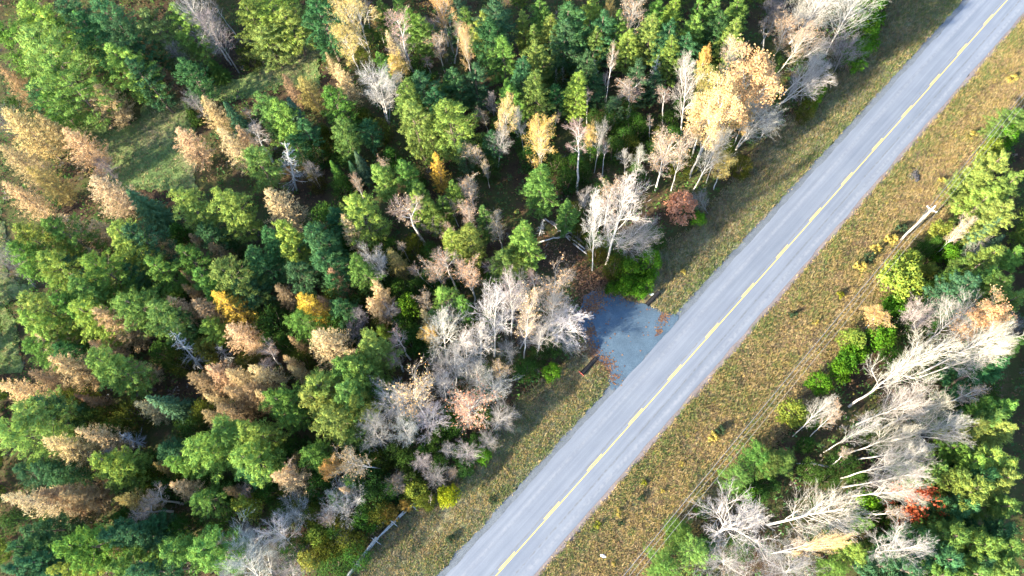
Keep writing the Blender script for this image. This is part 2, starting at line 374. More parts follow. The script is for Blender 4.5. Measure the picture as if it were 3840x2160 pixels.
# right verge
N_ = 46000; u = RNG.uniform(-8, 125, N_); v = RNG.uniform(4.5, 18.5, N_); xy = W(0, 0)[None] + u[:, None] * RU + v[:, None] * RN
out_v = np.interp(u, [p[0] for p in VR_OUT], [p[1] for p in VR_OUT]); ok = v < out_v + 0.6; u, v, xy, out_v = u[ok], v[ok], xy[ok], out_v[ok]
pn = vnoise(xy[:, 0], xy[:, 1], 3.2); pm = vnoise(xy[:, 0] + 77, xy[:, 1], 6.0)
pk = vnoise(xy[:, 0] + 31, xy[:, 1] + 9, 1.5)
wG = 0.4 + 1.8 * near(v, 5.8, 1.3) + 0.9 * (pn > .66); wGo = 1.0 + pm; wT = 0.8 + 0.5 * (pm > .6); wR = 0.25 + 1.1 * (pn < .3) + .8 * (pk < .2); wB = 0.3 + 0.8 * near(v, out_v, 1.6) + .5 * near(v, 8.5, 1.2) + 1.8 * (pk > .74); wY = 0.05 + 0 * v
tufts('grass', xy, pick([wG, wGo, wT, wR, wB, wY, wG * .4], [GREEN, GOLD, TAN, RUST, BROWN, YEL, DGREEN]), np.full(len(xy), .42) * (.6 + pn), 0.08, 5)
# left verge: forest-edge shade worked into the grey and brown blades
N_ = 44000; u = RNG.uniform(-30, 125, N_); v = RNG.uniform(-17, -5.7, N_); xy = W(0, 0)[None] + u[:, None] * RU + v[:, None] * RN
out_v = np.interp(u, [p[0] for p in VL_OUT], [p[1] for p in VL_OUT])
ok = (v > out_v - 0.5) & ~inside([W(*p) for p in PULL], xy[:, 0], xy[:, 1]); u, v, xy, out_v = u[ok], v[ok], xy[ok], out_v[ok]
pn = vnoise(xy[:, 0], xy[:, 1], 2.6); pm = vnoise(xy[:, 0] + 77, xy[:, 1], 6.0)
wG = 0.7 + 1.8 * near(v, -6, 1.2) + .6 * (pm > .55); wGo = .45 + 1.2 * near(v, -7.5, 1.8) * sst(30, 5, u); wT = .5 + .4 * (pn > .6); wB = .5 + 1.5 * near(v, out_v, 2.2); wR = .15 + .9 * near(v, out_v, 2.0) * (pn > .55); wGy = .9 + 0 * v
tufts('grass', xy, pick([wG, wG * .6, wGo, wT, wB, wR, wGy], [GREEN, DGREEN, GOLD, TAN, BROWN, RUST, GREY]), np.full(len(xy), .36) * (.6 + pn), 0.075, 5)
# clearings
for P_, N_ in ((CLR_W, 9000), (CL2_W, 3500)):
    P_ = np.array(P_); lo, hi = P_.min(0), P_.max(0); q = RNG.uniform(lo, hi, (N_ * 2, 2)); q = q[inside(P_, q[:, 0], q[:, 1])][:N_]
    pn = vnoise(q[:, 0], q[:, 1], 3.5)
    tufts('grass', q, pick([1.2 + 0 * pn, .9 + 0 * pn, .35 + 1.0 * (pn > .6), .3 + .5 * (pn < .35)], [(.15, .21, .07), (.10, .155, .055), TAN, BROWN]), np.full(len(q), .28), 0.11, 4)
# leaf litter: forest floor, glade and the rim of the pullout
def litter(name, XY, size, cols):
    n_ = len(XY); a = RNG.uniform(0, 2 * np.pi, n_); s = size * RNG.uniform(.6, 1.4, n_)
    V = np.empty((n_, 3, 3), np.float32); z0 = terr(XY[:, 0], XY[:, 1]) + 0.10
    for k_ in range(3):
        V[:, k_, 0] = XY[:, 0] + np.cos(a + k_ * 2.1) * s; V[:, k_, 1] = XY[:, 1] + np.sin(a + k_ * 2.1) * s; V[:, k_, 2] = z0 + RNG.uniform(0, .05, n_)
    o = link(name, np_mesh(name, V.reshape(-1, 3), np.arange(n_ * 3).reshape(-1, 3), M_TUFT, np.repeat(np.array(cols)[RNG.integers(0, len(cols), n_)], 3, 0))); tag(o, kind='stuff')
L_COLS = [(.16, .08, .045), (.12, .065, .04), (.18, .11, .06), (.09, .05, .035), (.15, .10, .075)]
pts = []
for (t, x, y, s, k_) in [('G', 610, 850, 45, 260), ('G', 565, 900, 40, 160), ('G', 640, 740, 60, 260), ('G', 560, 720, 60, 200), ('G', 720, 700, 70, 260), ('G', 1135, 955, 22, 60), ('G', 1105, 1050, 16, 40), ('G', 570, 1170, 40, 260), ('G', 590, 1060, 25, 140), ('G', 690, 1310, 45, 260), ('G', 600, 1210, 30, 160), ('G', 760, 1400, 35, 60), ('G', 250, 400, 90, 500), ('G', 480, 560, 70, 260), ('G', 1160, 930, 16, 30), ('G', 900, 790, 40, 80)]:
    c = tp(t, x, y); 
    for q in range(k_): pts.append(gp(c[0] + random.gauss(0, s * S_T), c[1] + random.gauss(0, s * S_T)))
for q in range(90): pts.append(W(random.uniform(20, 36), random.uniform(-17, -5)))
litter('leaves', np.array(pts), 0.14, L_COLS)

# ================================================================== tree kit: shared meshes, grown once
def unit(v): return v / (np.linalg.norm(v, axis=-1, keepdims=True) + 1e-9)
class Leaves:
    """collects small triangles: centre, facing, along-direction, length, width, shade"""
    def __init__(s): s.c = []; s.n = []; s.t = []; s.L = []; s.Wd = []; s.k = []
    def add(s, c, n, t, L, Wd, k):
        m_ = len(c); s.c.append(c); s.n.append(n); s.t.append(t)
        s.L.append(np.broadcast_to(L, (m_,))); s.Wd.append(np.broadcast_to(Wd, (m_,))); s.k.append(np.broadcast_to(k, (m_, 3)) if np.ndim(k) < 2 else k)
    def mesh(s, name, mat):
        c, n_, t = map(np.concatenate, (s.c, s.n, s.t)); L, Wd = np.concatenate(s.L), np.concatenate(s.Wd); k = np.concatenate(s.k)
        n_ = unit(n_); t = unit(t - n_ * (t * n_).sum(1, keepdims=True)); b = np.cross(n_, t)
        V = np.empty((len(c), 3, 3), np.float32)
        V[:, 0] = c - t * (L * .42)[:, None] + b * (Wd * .5)[:, None]; V[:, 1] = c - t * (L * .42)[:, None] - b * (Wd * .5)[:, None]; V[:, 2] = c + t * (L * .58)[:, None]
        return np_mesh(name, V.reshape(-1, 3), np.arange(len(c) * 3).reshape(-1, 3), mat, np.repeat(k, 3, 0))
def shade(rng, n_, base=1.0, sp=.22, hue=.10):
    b = base * rng.uniform(1 - sp, 1 + sp, (n_, 1)); h = rng.normal(0, hue, (n_, 1))
    return b * np.concatenate([1 + h, np.ones((n_, 1)), 1 - h * .8], 1)
def puff(lv, rng, c, r, n_, L, Wd, flat=.7, up=.35, base=1.0, out=None, jit=.55, ell=0.0):
    d = unit(rng.normal(size=(n_, 3))); d[:, 2] = d[:, 2] * .9 + up; d = unit(d)
    rr = rng.uniform(.55, 1.12, (n_, 1)); q_ = d * rr * r * np.array([1, 1, flat])
    if ell: o_ = unit(np.asarray(out)); q_ = q_ + o_ * (q_ @ o_)[:, None] * ell - q_ * .18
    p = np.array(c) + q_
    t = d * .8 + rng.normal(0, .6, (n_, 3)) + np.array([0, 0, .35])
    if out is not None: t = t + out * .7
    lv.add(p, d + rng.normal(0, jit, (n_, 3)), t, L * rng.uniform(.7, 1.3, n_), Wd * rng.uniform(.7, 1.3, n_), shade(rng, n_, base))

def pine(seed, H, R, open_=0.0):
    rng = np.random.default_rng(seed); lv = Leaves(); mb = MB()
    cx = rng.normal(0, .12, (8, 2)).cumsum(0); zz = np.linspace(0, H * .97, 8); pts = np.column_stack([cx - cx[0], zz])
    mb.tube(pts, np.linspace(.22, .03, 8) * (H / 14) ** .7, 6)
    axis = lambda z: np.array([np.interp(z, zz, pts[:, 0]), np.interp(z, zz, pts[:, 1]), z])
    lv_n = int(6 + H * .42); sc_ = (R / 2.9) ** .5
    lob = rng.uniform(.7, 1.25, 7)
    for i in range(lv_n):
        f = .2 + .76 * (i + rng.uniform(-.25, .25)) / (lv_n - 1); z = f * H
        prof = np.interp(f, [.15, .3, .5, .7, .85, .97], [.7, .95, 1.0, .74, .40, .10])
        nb = int(rng.integers(5, 7)) if f < .85 else 4; a0 = rng.uniform(0, 6.28)
        for j in range(nb):
            az = a0 + 6.283 * j / nb + rng.normal(0, .2); L = R * prof * rng.uniform(.62, 1.16) * np.interp(az % 6.283, np.linspace(0, 6.283, 8), np.r_[lob, lob[0]])
            if rng.random() < .08 + open_: continue
            L = max(L, .35); sl = rng.uniform(.15, .48) + .6 * max(0, f - .55); d = np.array([math.cos(az), math.sin(az), 0])
            P0 = axis(z * .96); end = P0 + d * L + np.array([0, 0, L * sl])
            mid = P0 + d * L * .55 + np.array([0, 0, L * sl * .4]); mb.tube([P0, mid, end], [.05, .035, .012], 3, False)
            side = np.array([-d[1], d[0], 0]); tone = rng.uniform(.86, 1.14)
            for t, w, r, q in ((.34, .22, .38, 20), (.58, .5, .40, 32), (.62, -.5, .40, 32), (.82, .50, .36, 30), (.84, -.50, .36, 30), (1.0, 0, .44, 42)):
                if L < .9 and t < .8: continue
                c = P0 + (end - P0) * t + side * w * min(L, 2.4) * .42 * rng.uniform(.6, 1.3) + rng.normal(0, .1, 3); c[2] += .1
                puff(lv, rng, c, r * sc_ * rng.uniform(.8, 1.2), q, .40, .095, .6, .5, tone * rng.uniform(.88, 1.12), d + side * w * .8 + np.array([0, 0, .45]), .34, .7)
    for k_ in range(4): puff(lv, rng, axis(H * .97) + np.array([0, 0, .25 - .35 * k_]) + rng.normal(0, .08, 3), .26 + .1 * k_, 12, .38, .13, 1.3, .3, 1.05)
    return [('trunk', mb.mesh('pine_trunk', M_PINEBARK)), ('crown', lv.mesh('pine_crown', M_FOL))], H, R
def spruce(seed, H, R):
    rng = np.random.default_rng(seed); lv = Leaves(); mb = MB(); mb.tube([(0, 0, 0), (0, 0, H * .5), (0, 0, H)], [.16, .1, .015], 6)
    n_ = int(H / .36)
    for i in range(n_):
        f = .06 + .92 * i / (n_ - 1); z = f * H; L0 = R * (1 - f) ** .85 * rng.uniform(.85, 1.12) + .12; nb = int(6 + 5 * (1 - f)); a0 = rng.uniform(0, 6.28)
        for j in range(nb):
            az = a0 + 6.283 * j / nb + rng.normal(0, .12); L = L0 * rng.uniform(.75, 1.12); d = np.array([math.cos(az), math.sin(az), 0]); sd = np.array([-d[1], d[0], 0])
            q = int(8 + 14 * L / 1.6); t = rng.uniform(.2, 1.05, q); w = rng.uniform(-1, 1, q) * (1.1 - t) * L * .42
            p = np.array([0, 0, z]) + d * (t * L)[:, None] + sd * w[:, None]; p[:, 2] += -.28 * L * t + .22 * L * t ** 2.5 + rng.normal(0, .05, q)
            nn = np.array([0, 0, 1.0]) + d * .45 + rng.normal(0, .35, (q, 3)); tt = d + sd * np.sign(w)[:, None] * .7 + rng.normal(0, .25, (q, 3))
            lv.add(p, nn, tt, .36 * rng.uniform(.7, 1.3, q), .15, shade(rng, q, rng.uniform(.85, 1.15) * (.9 + .2 * 1)))
    return [('trunk', mb.mesh('spruce_trunk', M_PINEBARK)), ('crown', lv.mesh('spruce_crown', M_FOL))], H, R
def larch(seed, H, R, dens=1.0):
    rng = np.random.default_rng(seed); lv = Leaves(); mb = MB()
    mb.tube([(0, 0, 0), (rng.normal(0, .1), rng.normal(0, .1), H * .5), (0, 0, H)], [.17, .1, .015], 6)
    n_ = int(H / .40); lob = rng.uniform(.75, 1.2, 6)
    for i in range(n_):
        f = .1 + .89 * i / (n_ - 1); z = f * H; prof = np.interp(f, [.1, .25, .45, .7, .9, 1], [.75, 1, .88, .58, .26, .05]); nb = 6 if f < .8 else 4; a0 = rng.uniform(0, 6.28)
        for j in range(nb):
            az = a0 + 6.283 * j / nb + rng.normal(0, .25); L = R * prof * rng.uniform(.55, 1.15) * np.interp(az % 6.283, np.linspace(0, 6.283, 7), np.r_[lob, lob[0]]) + .15
            d = np.array([math.cos(az), math.sin(az), 0]); sd = np.array([-d[1], d[0], 0]); rise = rng.uniform(.1, .45)
            P0 = np.array([0, 0, z]); end = P0 + d * L + np.array([0, 0, L * rise]); mb.tube([P0, end], [.035, .01], 3, False)
            q = int((10 + 24 * L / 2) * dens); t = rng.uniform(.12, 1.08, q) ** .8; w = rng.normal(0, .16, q) * (1.25 - t) * L
            p = P0 + (end - P0) * t[:, None] + sd * w[:, None] + rng.normal(0, .08, (q, 3)); p[:, 2] += .1
            tt = d * .9 + np.array([0, 0, .7]) + rng.normal(0, .55, (q, 3)); nn = rng.normal(0, 1, (q, 3)) + np.array([0, 0, .5])
            lv.add(p, nn, tt, .42 * rng.uniform(.6, 1.4, q), .075 * rng.uniform(.7, 1.4, q), shade(rng, q, rng.uniform(.82, 1.18), .25, .07))
    return [('trunk', mb.mesh('larch_trunk', M_PINEBARK)), ('crown', lv.mesh('larch_crown', M_FOL))], H, R

def bare(seed, H, R, clear=.38, nl=15, leaves=0, lsize=.2, fork=False, fan=1.0, twig=.0125):
    """bare or thinly leaved hardwood: trunk, limbs, twigs and, if any, leaves at the twig ends"""
    rng = np.random.default_rng(seed); mb = MB(); tw = []; tips = []
    def twig_tri(p, q, w):
        d = unit(q - p); s1 = unit(np.cross(d, rng.normal(size=3))); s2 = np.cross(d, s1)
        tw.append((p + s1 * w, p - s1 * w, q)); tw.append((p + s2 * w, p - s2 * w, q))
    def limb(p, d, L, r, lev):
        n_ = 4 if lev == 1 else 3; pts = [p]; dd = d
        for i in range(n_):
            dd = unit(dd + rng.normal(0, .08, 3) + np.array([0, 0, .05])); pts.append(pts[-1] + dd * L / n_)
        mb.tube(pts, np.linspace(r, r * .3, n_ + 1), 4 if lev == 1 else 3, False)
        nc = (7 if lev == 1 else 6); 
        for i in range(nc):
            t = .3 + .7 * (i + rng.random() * .6) / nc; k_ = min(int(t * n_), n_ - 1); q = pts[k_] + (pts[k_ + 1] - pts[k_]) * (t * n_ - k_)
            side = unit(np.cross(dd, rng.normal(size=3))); nd_ = unit(dd + side * rng.uniform(.45, .85))
            if lev == 1: limb(q, nd_, L * rng.uniform(.32, .55), r * .38, 2)
            else: twg(q, nd_, L * rng.uniform(.4, .75))
        twg(pts[-1], dd, L * .45)
    def twg(p, d, L):
        L = min(max(L, .4), 1.3); q = p + unit(d + rng.normal(0, .15, 3)) * L; twig_tri(p, q, twig)
        for i in range(4):
            t = rng.uniform(.25, .9); a = p + (q - p) * t; e = a + unit(d + rng.normal(0, .5, 3)) * L * rng.uniform(.35, .65); twig_tri(a, e, twig * .75); tips.append(e); tips.append(a)
        tips.append(q)
    stems = [(0, 0)] if not fork else [(rng.uniform(.4, .6), 0), (-rng.uniform(.4, .6), rng.uniform(-.4, .4))]
    for sx_, sy_ in stems:
        ns = 9; off = np.cumsum(rng.normal(0, .11, (ns, 2)), 0) * (H / 16); off -= off[0]
        zz = np.linspace(0, H * .93, ns); k_ = (zz / H) ** 1.3
        pts = np.column_stack([off[:, 0] + sx_ * R * .55 * k_, off[:, 1] + sy_ * R * .55 * k_, zz]); r0 = .16 * (H / 15)
        mb.tube(pts, np.linspace(r0, .03, ns), 7)
        m_ = nl if not fork else int(nl * .62)
        for i in range(m_):
            f = clear + (.95 - clear) * (i / (m_ - 1)) ** .9 + rng.uniform(-.02, .02); z = f * H * .93
            c = np.array([np.interp(z, zz, pts[:, 0]), np.interp(z, zz, pts[:, 1]), z]); az = i * 2.4 + rng.normal(0, .4)
            rise = rng.uniform(1.0, 2.3) / fan; d = unit(np.array([math.cos(az), math.sin(az), rise]))
            g_ = (f - clear) / (1 - clear); L = R * 1.25 * np.interp(g_, [0, .3, .7, 1], [.9, 1.15, 1.0, .55]) * rng.uniform(.7, 1.15)
            Lmax = (H * 1.02 - z) / max(d[2], .2); L = min(L, max(Lmax, .6)); limb(c, d, L, r0 * .33 * (1 - .5 * g_), 1)
    tw = np.array(tw); n_ = len(tw)
    k_ = np.repeat(shade(rng, n_, 1.0, .25, .04), 3, 0)
    parts = [('trunk', mb.mesh('hardwood_trunk', M_PALEBARK)), ('crown', np_mesh('hardwood_twigs', tw.reshape(-1, 3), np.arange(n_ * 3).reshape(-1, 3), M_TWIG, k_))]
    if leaves:
        lv = Leaves(); tp_ = np.array(tips); q = tp_[rng.integers(0, len(tp_), leaves)] + rng.normal(0, .14, (leaves, 3))
        lv.add(q, rng.normal(0, 1, (leaves, 3)) + np.array([0, 0, .6]), rng.normal(0, 1, (leaves, 3)), lsize * rng.uniform(.7, 1.3, leaves), lsize * .8, shade(rng, leaves, 1.0, .28, .10))
        parts.append(('leaves', lv.mesh('hardwood_leaves', M_FOL)))
    return parts, H, R
def snag(seed, H, R):
    rng = np.random.default_rng(seed); mb = MB(); off = np.cumsum(rng.normal(0, .06, (7, 2)), 0); zz = np.linspace(0, H, 7); pts = np.column_stack([off - off[0], zz])
    mb.tube(pts, np.linspace(.17, .03, 7), 6); br = MB()
    for i in range(64):
        f = rng.uniform(.16, .98); z = f * H; az = i * 2.399; L = R * (1.15 - f) * rng.uniform(.5, 1.3) + .25
        d = np.array([math.cos(az), math.sin(az), rng.uniform(-.3, .25)]); P0 = np.array([np.interp(z, zz, pts[:, 0]), np.interp(z, zz, pts[:, 1]), z]); m_ = P0 + d * L * .5 + rng.normal(0, .06, 3); e = P0 + d * L + rng.normal(0, .12, 3) + np.array([0, 0, .12 * L])
        br.tube([P0, m_, e], [.04, .026, .01], 3, False)
        for k_ in range(7):
            a = m_ + (e - m_) * rng.uniform(-.3, 1); br.tube([a, a + unit(d + rng.normal(0, .7, 3)) * L * .35], [.018, .006], 3, False)
    return [('trunk', mb.mesh('snag_trunk', M_GREYWOOD)), ('branches', br.mesh('snag_branches', M_GREYWOOD))], H, R
def shrub(seed, H, R, L=.3, Wd=.2, n_=46, q=46, cone=0.0, stems=4):
    rng = np.random.default_rng(seed); lv = Leaves(); mb = MB()
    for i in range(stems):
        a = 6.28 * i / stems + rng.normal(0, .3); mb.tube([(0.1 * math.cos(a), 0.1 * math.sin(a), 0), (R * .3 * math.cos(a), R * .3 * math.sin(a), H * .45), (R * .45 * math.cos(a), R * .45 * math.sin(a), H * .8)], [.07, .05, .015], 4, False)
    for i in range(n_):
        f = rng.uniform(.12, 1.0); a = i * 2.4 + rng.normal(0, .3); prof = (1 - f) ** .8 if cone else math.sqrt(max(0.02, 1 - (abs(f - .45) / .58) ** 2))
        rr = R * prof * rng.uniform(.45, .95); c = np.array([math.cos(a) * rr, math.sin(a) * rr, f * H * .93]); pr = min(R * .34, .75) * rng.uniform(.75, 1.2)
        puff(lv, rng, c, pr, q, L, Wd, .8, .3, rng.uniform(.82, 1.18), unit(np.array([c[0], c[1], R * .6])), .6)
    return [('trunk', mb.mesh('shrub_stems', M_PINEBARK)), ('crown', lv.mesh('shrub_crown', M_FOL))], H, R

PROTO = {
    'pine': [pine(s, h, r, o) for s, h, r, o in ((1, 15, 2.3, 0), (2, 15, 2.3, .08), (3, 16, 2.9, 0), (4, 16, 2.9, .05), (5, 15, 3.3, .02), (6, 16, 3.5, .1), (7, 14, 3.8, .04), (8, 13, 1.9, 0), (9, 16, 4.4, .06))],
    'spruce': [spruce(s, h, r) for s, h, r in ((11, 10, 1.9), (12, 9, 2.2), (13, 11, 1.7))],
    'larch': [larch(s, h, r, d) for s, h, r, d in ((21, 13, 2.4, 1), (22, 12, 2.9, 1), (23, 14, 3.3, 1.1), (24, 12, 2.2, .8), (25, 13, 2.8, .75))],
    'bare': [bare(s, h, r, c, n, 0, .2, fk, fa) for s, h, r, c, n, fk, fa in ((31, 15, 3.0, .28, 20, False, 1), (32, 16, 3.6, .24, 22, False, 1.1), (33, 18, 3.4, .34, 20, False, .9), (34, 14, 3.2, .24, 24, True, 1), (35, 17, 4.2, .24, 24, True, 1.05), (36, 15, 2.6, .30, 19, False, .9), (37, 9, 3.2, .2, 22, True, 1.3), (38, 16, 5.4, .26, 30, False, 1.15), (39, 13, 5.6, .2, 34, True, 1.3))],
    'slender': [bare(s, h, r, .62, 9, lf, .17, False, .8) for s, h, r, lf in ((41, 15, 1.5, 0), (42, 16, 1.7, 200), (43, 14, 1.4, 90))],
    'copper': [bare(s, h, r, c, n, lf, .19, False, .9) for s, h, r, c, n, lf in ((51, 14, 2.3, .36, 17, 600), (52, 15, 2.8, .33, 19, 800), (53, 14, 2.5, .4, 16, 1200), (54, 15, 3.4, .28, 22, 900))],
    'golden': [bare(s, h, r, c, n, lf, .17, fk, .95) for s, h, r, c, n, lf, fk in ((61, 13, 2.2, .35, 14, 5600, False), (62, 15, 3.0, .34, 17, 4600, False), (63, 17, 4.2, .34, 22, 5600, True))],
    'snag': [snag(s, h, r) for s, h, r in ((71, 12, 2.2), (72, 11, 2.6), (73, 13, 1.6))],
    'cedar': [shrub(s, h, r, .26, .12, 60, 40, c) for s, h, r, c in ((81, 7, 1.9, 0), (82, 8, 2.0, 1), (83, 6.5, 2.3, 0), (84, 7.5, 1.6, 1))],
    'bush': [shrub(s, h, r, .27, .19, 40, 52) for s, h, r in ((91, 4, 2.0), (92, 3.4, 2.3), (93, 5, 1.9))],
    'maple': [shrub(s, h, r, .34, .28, 44, 48) for s, h, r in ((101, 7, 2.6), (102, 8, 2.9))],
    'weed': [shrub(s, 1.2, .8, .22, .12, 12, 34) for s in (111, 112)],
}

